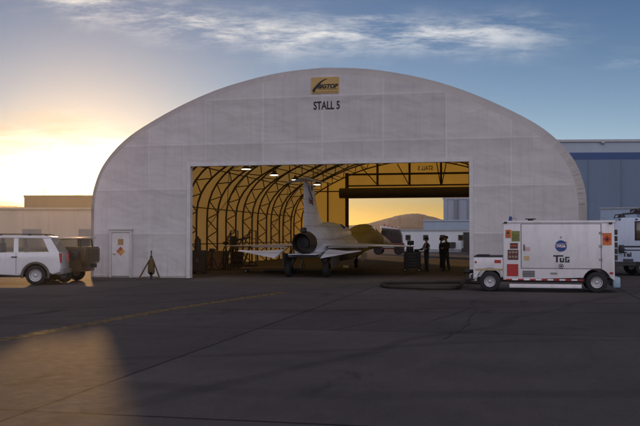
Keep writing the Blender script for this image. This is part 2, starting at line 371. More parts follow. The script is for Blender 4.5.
# ------------------------------------------------------------------ ground
def ground_material():
    m, nt, N, L = nodes('apron_concrete')
    mn = lambda op, a, b=None, c=None: math_node(N, L, op, a, b, c)
    out = N.new('ShaderNodeOutputMaterial'); b = N.new('ShaderNodeBsdfPrincipled'); tc = N.new('ShaderNodeTexCoord')
    mp = N.new('ShaderNodeMapping'); mp.vector_type = 'POINT'; mp.inputs['Rotation'].default_value = (0, 0, -TH); L.new(tc.outputs['Object'], mp.inputs[0])
    sp = N.new('ShaderNodeSeparateXYZ'); L.new(mp.outputs[0], sp.inputs[0])
    def noise(scale, det=6, st=(1, 1, 1), rough=.6, dist=0):
        q = N.new('ShaderNodeMapping'); q.inputs['Scale'].default_value = st; L.new(mp.outputs[0], q.inputs[0])
        n = N.new('ShaderNodeTexNoise'); n.inputs['Scale'].default_value = scale; n.inputs['Detail'].default_value = det; n.inputs['Roughness'].default_value = rough; n.inputs['Distortion'].default_value = dist
        L.new(q.outputs[0], n.inputs['Vector']); return n.outputs['Fac']
    S = 8.25
    wob = mn('MULTIPLY_ADD', noise(1.5, 4), .03, -.015)
    def joint(c, c0, w):
        a = mn('DIVIDE', mn('ADD', mn('SUBTRACT', c, c0), wob), S)
        f = mn('ABSOLUTE', mn('SUBTRACT', mn('FRACT', mn('ADD', a, .5)), .5))
        return mn('LESS_THAN', mn('MULTIPLY', f, S), w), mn('FLOOR', mn('ADD', a, 100.0))
    jx, ix = joint(sp.outputs['X'], -4.76, .022); jy, iy = joint(sp.outputs['Y'], 8.18, .026)
    cmb = N.new('ShaderNodeCombineXYZ'); L.new(ix, cmb.inputs[0]); L.new(iy, cmb.inputs[1])
    wn = N.new('ShaderNodeTexWhiteNoise'); L.new(cmb.outputs[0], wn.inputs['Vector'])
    v = mn('MULTIPLY_ADD', noise(.35, 7), .9, .55)
    v = mn('MULTIPLY', v, mn('MULTIPLY_ADD', noise(3.0, 8, (1, .35, 1), .7), .5, .75))
    v = mn('MULTIPLY', v, mn('MULTIPLY_ADD', noise(38, 5, (1, 1, 1), .75), 1.3, .35))
    v = mn('MULTIPLY', v, mn('MULTIPLY_ADD', wn.outputs['Value'], .30, .85))
    # oil and tyre marks
    st = N.new('ShaderNodeMapRange'); st.interpolation_type = 'SMOOTHSTEP'; st.inputs['From Min'].default_value = .56; st.inputs['From Max'].default_value = .72; L.new(noise(.8, 7, (1, .4, 1), .65, .4), st.inputs['Value'])
    v = mn('MULTIPLY', v, mn('MULTIPLY_ADD', st.outputs[0], -.42, 1.0))
    # long faint rubber tracks left by tyres turning in towards the shelter
    def track(rot, off, per, w):
        q = N.new('ShaderNodeMapping'); q.inputs['Rotation'].default_value = (0, 0, R(rot)); L.new(mp.outputs[0], q.inputs[0])
        s2 = N.new('ShaderNodeSeparateXYZ'); L.new(q.outputs[0], s2.inputs[0])
        f = mn('ABSOLUTE', mn('SUBTRACT', mn('FRACT', mn('DIVIDE', mn('ADD', mn('ADD', s2.outputs['X'], mn('MULTIPLY', noise(.12, 2), 3.0)), off), per)), .5))
        t_ = N.new('ShaderNodeMapRange'); t_.interpolation_type = 'SMOOTHSTEP'; t_.inputs['From Min'].default_value = w * 1.6 / per; t_.inputs['From Max'].default_value = w * .5 / per; L.new(f, t_.inputs['Value'])
        return mn('MULTIPLY', t_.outputs[0], noise(.5, 5, (1, .3, 1), .7))
    v = mn('MULTIPLY', v, mn('MULTIPLY_ADD', track(62, 1.3, 7.0, .16), -.32, 1.0)); v = mn('MULTIPLY', v, mn('MULTIPLY_ADD', track(84, 3.1, 11.0, .2), -.3, 1.0)); v = mn('MULTIPLY', v, mn('MULTIPLY_ADD', track(20, 0.4, 9.5, .14), -.4, 1.0))
    v = mn('MULTIPLY', v, mn('MULTIPLY_ADD', mn('MAXIMUM', jx, jy), -.72, 1.0))
    sc = N.new('ShaderNodeVectorMath'); sc.operation = 'SCALE'; sc.inputs[0].default_value = GROUND_COL; L.new(v, sc.inputs['Scale'])
    L.new(sc.outputs[0], b.inputs['Base Color']); b.inputs['Specular IOR Level'].default_value = .10
    rr = mn('MULTIPLY_ADD', noise(6, 6), .2, .74); L.new(rr, b.inputs['Roughness'])
    bp = N.new('ShaderNodeBump'); bp.inputs['Strength'].default_value = .38; bp.inputs['Distance'].default_value = .010
    h = mn('ADD', mn('MULTIPLY', noise(70, 4), .8), mn('MULTIPLY', noise(5, 6), .28)); h = mn('SUBTRACT', h, mn('MULTIPLY', mn('MAXIMUM', jx, jy), .8))
    L.new(h, bp.inputs['Height']); L.new(bp.outputs[0], b.inputs['Normal'])
    L.new(b.outputs[0], out.inputs['Surface']); return m
g = MB(); G = 2600
g.add([(-G, -G, 0), (G, -G, 0), (G, G, 0), (-G, G, 0)], [(0, 1, 2, 3)])
tag(g.build('ground', ground_material(), fixn=False), kind='structure')
# worn yellow guide line curving towards the shelter
def worn_paint(name, col, keep):
    m, nt, N, L = nodes(name); out = N.new('ShaderNodeOutputMaterial'); b = N.new('ShaderNodeBsdfPrincipled'); tr = N.new('ShaderNodeBsdfTransparent'); mx = N.new('ShaderNodeMixShader')
    tc = N.new('ShaderNodeTexCoord'); n = N.new('ShaderNodeTexNoise'); n.inputs['Scale'].default_value = 5; n.inputs['Detail'].default_value = 9; n.inputs['Roughness'].default_value = .75
    L.new(tc.outputs['Object'], n.inputs['Vector']); r = N.new('ShaderNodeMapRange'); r.inputs['From Min'].default_value = keep - .14; r.inputs['From Max'].default_value = keep + .14
    L.new(n.outputs['Fac'], r.inputs['Value']); L.new(r.outputs[0], mx.inputs['Fac'])
    b.inputs['Base Color'].default_value = (*col, 1); b.inputs['Roughness'].default_value = .75
    L.new(tr.outputs[0], mx.inputs[1]); L.new(b.outputs[0], mx.inputs[2]); L.new(mx.outputs[0], out.inputs['Surface']); return m
def strip(name, pts, w, mat, z=.004, jitter=0, rnd=None):
    m_ = MB(); vs = []; pts = [Vector((p[0], p[1], 0)) for p in pts]
    for i, p in enumerate(pts):
        d = (pts[min(i + 1, len(pts) - 1)] - pts[max(i - 1, 0)]).normalized(); nrm = Vector((-d.y, d.x, 0))
        ww = w * (1 + (rnd.uniform(-jitter, jitter) if rnd else 0)) / 2
        vs += [(p + nrm * ww + Vector((0, 0, z)))[:], (p - nrm * ww + Vector((0, 0, z)))[:]]
    m_.add(vs, [(2 * i, 2 * i + 1, 2 * i + 3, 2 * i + 2) for i in range(len(pts) - 1)])
    return tag(m_.build(name, mat, fixn=False), kind='structure')
def smooth_path(pts, n=8):
    out = []
    for i in range(len(pts) - 1):
        p0, p1, p2, p3 = pts[max(i - 1, 0)], pts[i], pts[i + 1], pts[min(i + 2, len(pts) - 1)]
        for k in range(n):
            t = k / n
            out.append(tuple(.5 * (2 * b + (c - a) * t + (2 * a - 5 * b + 4 * c - d) * t * t + (3 * b - a - 3 * c + d) * t ** 3) for a, b, c, d in zip(p0, p1, p2, p3)))
    return out + [tuple(pts[-1])]
yl = [(-7.4, 9.0), ground_at(0, 340), ground_at(100, 322), ground_at(170, 309.3), ground_at(250, 297.3), ground_at(285, 292.3)]
strip('guide_line', smooth_path(yl), .36, worn_paint('worn_yellow', (.21, .135, .035), .46))
rn = random.Random(3)
ck = pbr('crack_sealant', (.022, .021, .021), .7, var=.3)
def crack(a, b, n, amp, w):
    pts = []
    for i in range(n + 1):
        t = i / n; x = a[0] + (b[0] - a[0]) * t + rn.uniform(-amp, amp); y = a[1] + (b[1] - a[1]) * t + rn.uniform(-amp, amp); pts.append((x, y))
    strip('pavement_crack', pts, w, ck, .004, .5, rn)
crack(ground_at(445, 339), ground_at(470, 322), 12, .05, .035); crack(ground_at(470, 322), ground_at(474, 300), 14, .10, .03); crack(ground_at(432, 320), ground_at(452, 315), 8, .06, .03)
crack(ground_at(468, 309), ground_at(452, 315), 8, .05, .025)

crack(ground_at(330, 330), ground_at(392, 318), 12, .08, .02)

# ------------------------------------------------------------------ fabric shelter
HC = (.087, 36.777, 0)
hangar = thing('aircraft_shelter', 'big white arched fabric aircraft shelter marked STALL 5 with its wide front opening', 'aircraft shelter', HC, TH)
LEN = 38.1; OL, OR_, OH = -5.77, 6.03, 4.79
half = [(10.55, 0), (10.55, 3.0), (10.47, 3.75), (10.17, 4.62), (9.68, 5.34), (8.95, 6.03), (8.0, 6.64), (6.45, 7.42), (4.85, 8.05), (3.2, 8.49), (1.6, 8.76), (0, 8.86)]
def dense(h, n=5):
    a = h[:2]; b = smooth_path(h[1:], n); return [a[0]] + b
hp = dense(half)
prof = hp + [(-x, z) for x, z in hp[::-1][1:]]            # right foot over the crown to left foot
def inset(d):
    out = []; n = len(prof)
    for i, p in enumerate(prof):
        a = Vector(prof[max(i - 1, 0)]); b = Vector(prof[min(i + 1, n - 1)]); t = (b - a).normalized(); nn = Vector((-t.y, t.x))
        out.append((p[0] + nn.x * d, max(p[1] + nn.y * d, 0) if i not in (0, n - 1) else 0))
    return out
wall_m = membrane('shelter_fabric', (.78, .77, .765), (1.0, .74, .30), .20, (2.55, 1.9), 1.0)
roof_m = membrane('roof_fabric', (.80, .79, .76), (1.0, .68, .17), .42, None, .25)
rear_m = membrane('rear_fabric', (.80, .79, .76), (1.0, .74, .15), .46, None, .25)
pin = inset(.36)
def end_wall(name, y, P, mat, ol, orr, oh):
    m_ = MB()
    # strips between the opening and the arch so the cloth can carry fine shading
    def top(x):
        x = max(min(x, P[0][0] - 1e-6), P[-1][0] + 1e-6); best = 0
        for (a, za), (c, zc) in zip(P[1:-1], P[2:]):
            if min(a, c) <= x <= max(a, c) and a != c: best = max(best, za + (zc - za) * (x - a) / (c - a))
        return best
    xs = sorted(set([round(p[0], 4) for p in P] + [ol, orr] + [x * .8 for x in range(-13, 14) if abs(x * .8) < P[0][0] - .1]))
    xs = [x for i, x in enumerate(xs) if i == 0 or x - xs[i - 1] > .004 or x in (ol, orr)]
    def span(xa, xb, za, zb_, k):
        n_ = k; vs = []
        ta, tb = top(xa), top(xb)
        for j in range(n_ + 1):
            t = j / n_; vs += [(xa, y, za + (ta - za) * t), (xb, y, zb_ + (tb - zb_) * t)]
        m_.add(vs, [(2 * j, 2 * j + 1, 2 * j + 3, 2 * j + 2) for j in range(n_)])
    for xa, xb in zip(xs, xs[1:]):
        z0 = oh if ol - 1e-6 <= xa and xb <= orr + 1e-6 else 0
        span(xa, xb, z0, z0, 4)
    return m_.build(name, mat, hangar, fixn=False)
end_wall('front_wall', 0, pin, wall_m, OL, OR_, OH)
end_wall('rear_wall', LEN, pin, rear_m, -5.95, 5.95, 5.0)
# rounded front and rear hems: cloth drawn from the roof edge to the end wall, gathered in small pleats
def hem(name, y_out, y_in, mat):
    m_ = MB(); rings = []; rn2 = random.Random(8)
    fine = []
    for i in range(len(prof) - 1):
        for k in range(4):
            t = k / 4; fine.append((i + t))
    fine.append(len(prof) - 1)
    def ev(P, q):
        i = min(int(q), len(P) - 2); t = q - i; return (P[i][0] * (1 - t) + P[i + 1][0] * t, P[i][1] * (1 - t) + P[i + 1][1] * t)
    vs = []; nr = 6
    for q in fine:
        pl = rn2.uniform(-.035, .035)
        for j in range(nr):
            t = j / (nr - 1); a = ev(prof, q); b = ev(pin, q); w = math.sin(t * math.pi / 2)
            bul = math.sin(math.pi * t) * (.06 + pl)
            k = t
            x = a[0] * (1 - k) + b[0] * k; z = a[1] * (1 - k) + b[1] * k
            y = y_out + (y_in - y_out) * k + (bul if y_in > y_out else -bul)
            vs.append((x, y, z))
    n = len(fine); m_.add(vs, [(i * nr + j, i * nr + j + 1, (i + 1) * nr + j + 1, (i + 1) * nr + j) for i in range(n - 1) for j in range(nr - 1)])
    m_.build(name, mat, hangar, smooth=50, fixn=False)
hem_m = membrane('hem_fabric', (.74, .73, .71), (1, .74, .25), .40, None, .9)
hem('front_hem', .42, 0, hem_m); hem('rear_hem', LEN - .4, LEN, hem_m)
m_ = MB(); ny = 19
vs = []
for j in range(ny):
    y = .42 + (LEN - .82) * j / (ny - 1)
    for (x, z), (xi, zi) in zip(prof, inset(.05)):
        if j % 2: vs.append((xi, y, zi))
        else: vs.append((x, y, z))
n = len(prof); m_.add(vs, [(j * n + i, j * n + i + 1, (j + 1) * n + i + 1, (j + 1) * n + i) for j in range(ny - 1) for i in range(n - 1)])
m_.build('roof_cover', roof_m, hangar, smooth=60, fixn=False)
# lattice arches
po, pi_ = inset(.12), inset(.78)
def resample(P, k):
    d = [0]
    for a, b in zip(P, P[1:]): d.append(d[-1] + math.dist(a, b))
    out = []
    for i in range(k + 1):
        s = d[-1] * i / k; j = 0
        while j < len(d) - 2 and d[j + 1] < s: j += 1
        t = (s - d[j]) / (d[j + 1] - d[j] or 1); out.append(tuple(P[j][c] * (1 - t) + P[j + 1][c] * t for c in (0, 1)))
    return out
KK = 56
ro, ri = resample(po, KK), resample(pi_, KK)
NB = 11; bays = [.75 + (LEN - 1.5) * i / (NB - 1) for i in range(NB)]
am = None
for y in bays:
    if am is None:
        b = MB()
        b.tube([(x, 0, z) for x, z in ro], .056, 6); b.tube([(x, 0, z) for x, z in ri], .056, 6)
        for i in range(KK):
            a0, a1 = (ro[i], ri[i + 1]) if i % 2 else (ri[i], ro[i + 1])
            b.cyl((a0[0], 0, a0[1]), (a1[0], 0, a1[1]), .034, n=6)
        for e in (0, KK): b.bar((ro[e][0], 0, .02), (ri[e][0], 0, .02), .25, .04)
        am = b.build('arch_truss', M['truss_steel'], hangar, smooth=40); am.location = (0, y, 0)
    else:
        c = am.copy(); COL.objects.link(c); c.location = (0, y, 0)
# purlins tie the arches together
for fr, dd in ((.045, .70), (.11, .15), (.19, .15), (.27, .7), (.36, .15), (.43, .7), (.5, .15), (.57, .7), (.64, .15), (.73, .7), (.81, .15), (.89, .15), (.955, .70)):
    P = inset(dd); x, z = resample(P, 200)[int(fr * 200)]
    b = MB(); b.cyl((x, bays[0], z), (x, bays[-1], z), .035, n=6); b.build('purlin', M['truss_steel'], hangar, smooth=40)
# diagonal bracing in the first, middle and last bays
for bi in (0, 4, 8):
    for s0, s1 in ((4, 11), (11, 18), (38, 45), (45, 52)):
        p, q = ro[s0], ro[s1]; b = MB()
        b.cyl((p[0], bays[bi], p[1]), (q[0], bays[bi + 1], q[1]), .02, n=5); b.cyl((q[0], bays[bi], q[1]), (p[0], bays[bi + 1], p[1]), .02, n=5)
        b.build('brace', M['truss_steel'], hangar)
# front opening frame of white trim
b = MB()
for x in (OL, OR_):
    s = 1 if x > 0 else -1
    b.box((x - .02 if s > 0 else x - .14, -.035, 0), (x + .14 if s > 0 else x + .02, .26, OH + .12))
b.box((OL + .02, -.034, OH - .02), (OR_ - .02, .259, OH + .119))
b.build('opening_frame', pbr('trim_white', (.62, .61, .59), .5, var=.1, dirt=.25), hangar)
# header girder behind the front opening
# rear end frame
def rx(px, D=None):  # where a photo column meets the rear wall plane
    k = (px - 320) / F
    c = Vector(HC) + Vector((-math.sin(TH), math.cos(TH), 0)) * LEN
    u = Vector((math.cos(TH), math.sin(TH), 0)); t = (k * c.y - c.x) / (u.x - k * u.y); return t, c.y + u.y * t
def rz(px, py): t, D = rx(px); return EYE + (237 - py) / F * D
def roof_z(x, d=.45):
    P = inset(d); best = 0
    for (a, za), (c, zc) in zip(P, P[1:]):
        if min(a, c) <= x <= max(a, c) and a != c: best = za + (zc - za) * (x - a) / (c - a)
    return best
yb = LEN - .22
xl = rx(347.5)[0]
for x in (xl, -xl): b = MB(); b.bar((x, yb, 0), (x, yb, roof_z(x)), .26, .26); b.build('door_post', M['truss_steel'], hangar)
b = MB()
zb1, zb2 = rz(400, 174), rz(400, 185.5)
b.bar((xl + .132, yb - .02, zb1), (-xl - .132, yb - .02, zb1), .16, .16); b.bar((xl + .132, yb - .02, zb2), (-xl - .132, yb - .02, zb2), .12, .12)
for px in (378, 410, 441.5, 470, 500): 
    x = rx(px)[0]; b.bar((x, yb - .005, zb2 + .062), (x, yb - .005, roof_z(x)), .17, .15)
for p0, p1 in (((362, 167), (377, 184)), ((398, 164), (409, 184)), ((437, 162), (441, 184)), ((447, 162), (442.5, 184))):
    a0, a1 = rx(p0[0])[0], rx(p1[0])[0]; b.cyl((a0, yb - .12, min(rz(*p0), roof_z(a0))), (a1, yb - .12, rz(*p1)), .045, n=6)
for x in (-9.2, -7.6, 7.6, 9.2): b.bar((x, yb, 0), (x, yb, roof_z(x)), .12, .12)
for z in (2.4, 5.6):
    for s in (-1, 1): b.bar((s * 10.0, yb - .1, z), (s * abs(xl) + s * .14, yb - .1, z), .09, .09)
b.build('rear_frame', M['truss_steel'], hangar)
b = MB(); z0, z1 = rz(400, 198.3), rz(400, 188)
b.tube([(xl - .5, yb - .62, (z0 + z1) / 2), (-xl + .5, yb - .62, (z0 + z1) / 2)], (z1 - z0) / 2, 20)
for x in (xl - .1, 0, -xl + .1): b.box((x - .06, yb - .62, (z0 + z1) / 2 - .06), (x + .06, yb - .14, (z0 + z1) / 2 + .06))
b.build('rolled_door', pbr('door_roll_vinyl', (.09, .07, .055), .6, var=.25, stretch=(.3, 3, 3), bump=.3, bscale=6), hangar, smooth=40)
# ---- signs on the front
def face(px, py):
    k = (px - 320) / F; c = Vector(HC); u = Vector((math.cos(TH), math.sin(TH), 0)); t = (k * c.y - c.x) / (u.x - k * u.y); D = c.y + u.y * t
    return t, EYE + (237 - py) / F * D
def front_text(px0, px1, py0, py1, txt, mat, y, name, **kw):
    x0, _ = face(px0, py0); x1, _ = face(px1, py0); _, za = face((px0 + px1) / 2, py1); _, zb_ = face((px0 + px1) / 2, py0)
    h = zb_ - za
    return text_mesh(name, txt, h / .70, mat, hangar, upright((x0 + x1) / 2, y, (za + zb_) / 2), width=x1 - x0, **kw)
ink = pbr('sign_ink', (.015, .014, .013), .6, var=.2)
front_text(313.6, 340, 101.3, 109.3, 'STALL 5', ink, -.006, 'lettering', bold=.012)
x0, z1 = face(311.5, 76.3); x1, z0 = face(339, 92.5); z0 = face(325, 92.8)[1]; z1 = face(325, 76.5)[1]
sign = MB().box((x0, -.035, z0), (x1, -.004, z1)).build('sign_panel', pbr('gold_panel', (.50, .33, .10), .5, var=.12), hangar)
w, h = x1 - x0, z1 - z0
sw = MB(); up, lo = [], []
for i in range(25):
    t = i / 24; 
    X = x0 + w * (.03 + .55 * t); Z = z0 + h * (.16 + .72 * (math.sin(t * math.pi / 2)) ** .9)
    th = h * (.085 * (1 - t) + .015) * 1.3
    up.append((X, Z + th * .3)); lo.append((X + w * .055 * (1 - t) + .01, Z - th))
sw.prism(up + lo[::-1], lambda a, c: (a, -.036, c), lambda a, c: (a, -.042, c)); sw.build('emblem', ink, sign).location = (0, 0, 0)
text_mesh('logo_lettering', 'BIGTOP', h * .34, ink, sign, upright(x0 + w * .58, -.041, z0 + h * .42), shear=.3, bold=.012, width=w * .76, depth=.003)
b = MB(); b.box((x0 + w * .26, -.039, z0 + h * .235), (x1 - w * .04, -.0365, z0 + h * .27)); b.box((x0 + w * .04, -.039, z0 + h * .075), (x1 - w * .04, -.0365, z0 + h * .10)); b.build('rule_line', pbr('sign_brown', (.12, .07, .02), .6), sign)
# the same words on the far end, read through the cloth from inside
def rear_pt(px, py): t, D = rx(px); return t, EYE + (237 - py) / F * D
xa, za = rear_pt(418, 170.2); xb, zb_ = rear_pt(433, 166)
mt = Matrix.Translation(((xa + xb) / 2, LEN + .006, (za + zb_) / 2)) @ Matrix.Rotation(R(180), 4, 'Z') @ Matrix.Rotation(R(90), 4, 'X')
text_mesh('rear_lettering', 'STALL 5', .5, ink, hangar, mt, width=xb - xa, bold=.015)
# ---- door in the front wall
xd0, zt = face(111.5, 231.5); xd1, _ = face(131.5, 231.5)
door = MB().bbox((xd0 + .05, -.07, .06), (xd1 - .05, -.004, zt - .05), .01).build('door', pbr('door_paint', (.66, .64, .61), .5, var=.08, dirt=.3), hangar)
b = MB(); b.box((xd0 - .05, -.10, 0), (xd0 + .045, .02, zt + .07)); b.box((xd1 - .045, -.10, 0), (xd1 + .05, .02, zt + .07)); b.box((xd0 + .0455, -.099, zt - .04), (xd1 - .0455, .019, zt + .069)); b.box((xd0 - .09, -.14, zt + .071), (xd1 + .09, .02, zt + .12))
b.build('door_frame', pbr('door_frame_paint', (.55, .53, .50), .5, var=.1), door)
b = MB(); b.cyl((xd0 + .14, -.07, 1.02), (xd0 + .14, -.13, 1.02), .02); b.cyl((xd0 + .13, -.125, 1.02), (xd0 + .27, -.125, 1.02), .014); b.build('handle', M['steel'], door)
zs = face(121.5, 242)[1]; zd = face(121.5, 251.3)[1]; xm = (xd0 + xd1) / 2
MB().box((xm - .13, -.075, zs - .13), (xm + .13, -.071, zs + .13)).build('notice_plate', pbr('notice_brown', (.36, .22, .10), .5), door)
d_ = .21
for dx, dz, nm, cl in ((0, 1, 'hazard_diamond', (.50, .08, .03)), (-1, 0, 'hazard_diamond', (.44, .17, .05)), (1, 0, 'hazard_diamond', (.60, .30, .05)), (0, -1, 'hazard_diamond', (.55, .25, .08))):
    cx, cz = xm + dx * d_ / 2, zd + dz * d_ / 2; q = d_ / 2 - .006
    MB().prism([(cx - q, cz), (cx, cz - q), (cx + q, cz), (cx, cz + q)], lambda a, c: (a, -.0705, c), lambda a, c: (a, -.0745, c)).build(nm, pbr('hazard_%d' % int(100 * cl[0]), cl, .5), door)
# ground skirt where the cloth is lashed down, both sides of the opening
for a, c in ((-10.15, xd0 - .14), (xd1 + .14, OL - .16), (OR_ + .16, 10.15)):
    b = MB(); b.bbox((a, -.09, 0), (c, -.003, .10), .015); b.build('base_rail', pbr('base_rail_paint', (.48, .46, .43), .6, var=.15, dirt=.4), hangar)
# ---- lit lamps hung from the arches
lamp_e = emit('lamp_glow', (1, .86, .62), 7.0)
prev = None
for i, (px, py) in enumerate(((246, 169), (274, 175), (295.5, 179.7), (317, 184.5))):
    D = 3.6 / (237 - py) * F; p = ((px - 320) / F * D, D, EYE + 3.6)
    lab = ('round lit high bay lamp nearest the front opening of the shelter', 'second lit high bay lamp back from the shelter opening', 'lit high bay lamp hanging just left of the aircraft tailplane', 'farthest lit high bay lamp beside the aircraft tail fin top')[i]
    if prev is None:
        t = thing('high_bay_lamp', lab, 'lamp', p, 0, 'lit lamps under the shelter roof')
        s = MB(); s.lathe([(0, .25), (.03, .26), (.10, .20), (.17, .10), (.26, .07), (.27, .0)], (0, 0, 0), (0, 0, 1), 20); s.build('lamp_housing', M['dark_metal'], t, smooth=40)
        s = MB(); s.lathe([(-.02, .0), (-.025, .12), (-.01, .235), (.012, .24)], (0, 0, 0), (0, 0, 1), 20); s.build('diffuser', lamp_e, t, smooth=40)
        s = MB(); s.cyl((0, 0, .26), (0, 0, 1.15), .012, n=6); s.build('hanger_rod', M['dark_metal'], t)
        prev = t
    else: dup(prev, p, 0, lab)
# ------------------------------------------------------------------ wheels
def wheel(parent, c, r, w, axis=(0, -1, 0), rim_r=.58, name='wheel', rimm=None, spokes=5):
    """tyre (axis points to the outer face) with a rim as its child"""
    t = MB(); rr = r * rim_r
    t.lathe([(-w / 2, rr), (-w / 2, r * .86), (-w * .40, r * .97), (-w * .2, r), (w * .2, r), (w * .40, r * .97), (w / 2, r * .86), (w / 2 - .005, rr * 1.03), (w * .3, rr)], (0, 0, 0), axis, 32)
    o = t.build(name, M['rubber'], parent, smooth=40); o.location = c
    k = MB(); k.lathe([(-w * .3, rr * .98), (w * .32, rr * .99), (w * .44, rr * 1.0), (w * .42, rr * .88), (w * .22, rr * .74), (w * .20, rr * .42), (w * .36, rr * .30), (w * .38, .0)], (0, 0, 0), axis, 28)
    ax = Vector(axis).normalized(); a = ax.cross(Vector((0, 0, 1))).normalized(); bb = ax.cross(a)
    for i in range(spokes * 2):
        th = math.pi * i / spokes; d = a * math.cos(th) + bb * math.sin(th); k.cyl(d * rr * .53 + ax * w * .19, d * rr * .53 + ax * w * .31, rr * .065, n=8)
    k.build('rim', rimm or M['rim'], o, smooth=40)
    return o

# ------------------------------------------------------------------ research jet
PL = (-.25, 40.3, 0)
jet = thing('jet_aircraft', 'slender white and grey jet with a T-tail and a yellow green forward fuselage', 'aircraft', PL, TH)
skin = pbr('jet_skin', (.62, .66, .73), .4, var=.10, scale=1.2, dirt=.25, coat=.15)
def panel_lines(m, py_, pz_, dark=.55):
    nt = m.node_tree; N, L = nt.nodes, nt.links; b = [n for n in N if n.type == 'BSDF_PRINCIPLED'][0]; src = b.inputs['Base Color'].links[0].from_socket
    tc = N.new('ShaderNodeTexCoord'); sp = N.new('ShaderNodeSeparateXYZ'); L.new(tc.outputs['Object'], sp.inputs[0])
    def ln(s, p, o): return math_node(N, L, 'GREATER_THAN', math_node(N, L, 'ABSOLUTE', math_node(N, L, 'SUBTRACT', math_node(N, L, 'FRACT', math_node(N, L, 'ADD', math_node(N, L, 'DIVIDE', s, p), o)), .5)), .5 - .011 / p)
    k = math_node(N, L, 'MAXIMUM', ln(sp.outputs['Y'], py_, .3), ln(sp.outputs['Z'], pz_, .15))
    cmb = N.new('ShaderNodeCombineXYZ'); L.new(math_node(N, L, 'FLOOR', math_node(N, L, 'ADD', math_node(N, L, 'DIVIDE', sp.outputs['Y'], py_), .8)), cmb.inputs[0]); L.new(math_node(N, L, 'FLOOR', math_node(N, L, 'ADD', math_node(N, L, 'DIVIDE', sp.outputs['Z'], pz_), .65)), cmb.inputs[1])
    wn = N.new('ShaderNodeTexWhiteNoise'); L.new(cmb.outputs[0], wn.inputs['Vector'])
    mx = N.new('ShaderNodeMixRGB'); mx.blend_type = 'MULTIPLY'; mx.inputs['Fac'].default_value = 1; L.new(src, mx.inputs['Color1'])
    L.new(math_node(N, L, 'MULTIPLY', math_node(N, L, 'MULTIPLY_ADD', k, -dark, 1.0), math_node(N, L, 'MULTIPLY_ADD', wn.outputs['Value'], .16, .90)), mx.inputs['Color2']); L.new(mx.outputs[0], b.inputs['Base Color'])
panel_lines(skin, 1.15, .58)
primer = pbr('jet_primer', (.38, .32, .10), .6, var=.18, scale=1.6, dirt=.2)
panel_lines(primer, 1.4, .7, .4)
nosep = pbr('jet_nose', (.60, .60, .60), .45, var=.08)
belly = pbr('jet_belly', (.09, .09, .10), .55, var=.3)
burnt = pbr('burnt_metal', (.045, .034, .028), .5, .5, var=.35, stretch=(1, 1, 1), scale=6)
def ring(y, hw, zb, zt, e=2.3, n=28, top=None):
    pts = []; zc = (zb + zt) / 2; hh = (zt - zb) / 2
    for i in range(n):
        a = 2 * math.pi * i / n; c, s = math.cos(a), math.sin(a)
        pts.append((hw * math.copysign(abs(c) ** (2 / e), c), y, zc + hh * math.copysign(abs(s) ** (2 / e), s)))
    return pts
def interp(secs, step=.4):
    ys = [s[0] for s in secs]; out = smooth_path(secs, 5); return out
fus = [(-1.65, .50, .97, 1.05), (-.9, .72, .94, 1.35), (0, .86, .92, 1.62), (3, .98, .72, 1.82), (5.5, 1.0, .52, 1.92), (8, .95, .58, 1.98), (10.0, .84, .70, 2.14), (12.0, .74, .82, 2.42), (13.4, .69, .90, 2.53), (15.0, .64, .96, 2.50), (16.8, .56, 1.0, 2.30), (18.8, .45, 1.05, 2.06), (21.5, .30, 1.10, 1.80), (24.5, .14, 1.16, 1.50), (26.3, .015, 1.22, 1.27)]
b = MB(); S = interp(fus)
rings = [ring(*s) for s in S]
for i in range(len(rings) - 1):
    y = (S[i][0] + S[i + 1][0]) / 2; b.cur = 0 if y < 6.1 else (1 if y < 19.5 else 2)
    n = 28; vs = rings[i] + rings[i + 1]; b.add(vs, [(j, (j + 1) % n, n + (j + 1) % n, n + j) for j in range(n)])
b.cur = 0; b.add(rings[0], [tuple(range(28))[::-1]])
fo = b.build('fuselage', [skin, primer, nosep], jet, fixn=True)
bm = bmesh.new(); bm.from_mesh(fo.data); bmesh.ops.remove_doubles(bm, verts=bm.verts, dist=.0005); bmesh.ops.recalc_face_normals(bm, faces=bm.faces[:]); bm.to_mesh(fo.data); bm.free()
fo.data.shade_smooth(); fo.data.set_sharp_from_angle(angle=R(40))
nac = [(-1.7, .50, 1.02, 1.98), (-.6, .56, 1.1, 2.16), (.4, .62, 1.12, 2.32), (1.6, .68, 1.15, 2.44), (3.0, .70, 1.2, 2.48), (4.6, .68, 1.3, 2.44), (6.0, .62, 1.45, 2.34)]
b = MB(); b.loft([ring(*s, e=2.1) for s in interp(nac)], False)
b.loft([ring(6.0, .62, 1.45, 2.34, 2.1), ring(6.01, .57, 1.5, 2.28, 2.1), ring(5.0, .53, 1.55, 2.24, 2.1)], True)
b.build('engine_nacelle', skin, jet, smooth=50)
b = MB(); zc = 1.50
b.lathe([(0, .50), (.35, .48), (.7, .45), (.98, .41), (1.0, .39), (.7, .37), (.3, .35), (.28, .0)], (0, -1.6, zc), (0, -1, 0), 28)
nz = b.build('exhaust_nozzle', burnt, jet, smooth=30)
b = MB()
for i in range(14):
    a = 2 * math.pi * i / 14; c, s = math.cos(a), math.sin(a)
    b.bar((c * .478, -1.65, zc + s * .478 + 0), (c * .415, -2.57, zc + s * .415), .05, .02)
b.build('nozzle_petal', burnt, nz)
b = MB(); b.lathe([(0, .06), (.18, .2), (.26, .22), (.28, .02)], (0, -1.75, zc), (0, -1, 0), 20); b.build('flame_holder', M['black'], nz, smooth=30)
b = MB(); b.bbox((-.62, -2.45, .985), (.62, -1.0, 1.025), .015); b.build('aft_deck', skin, jet, smooth=40)
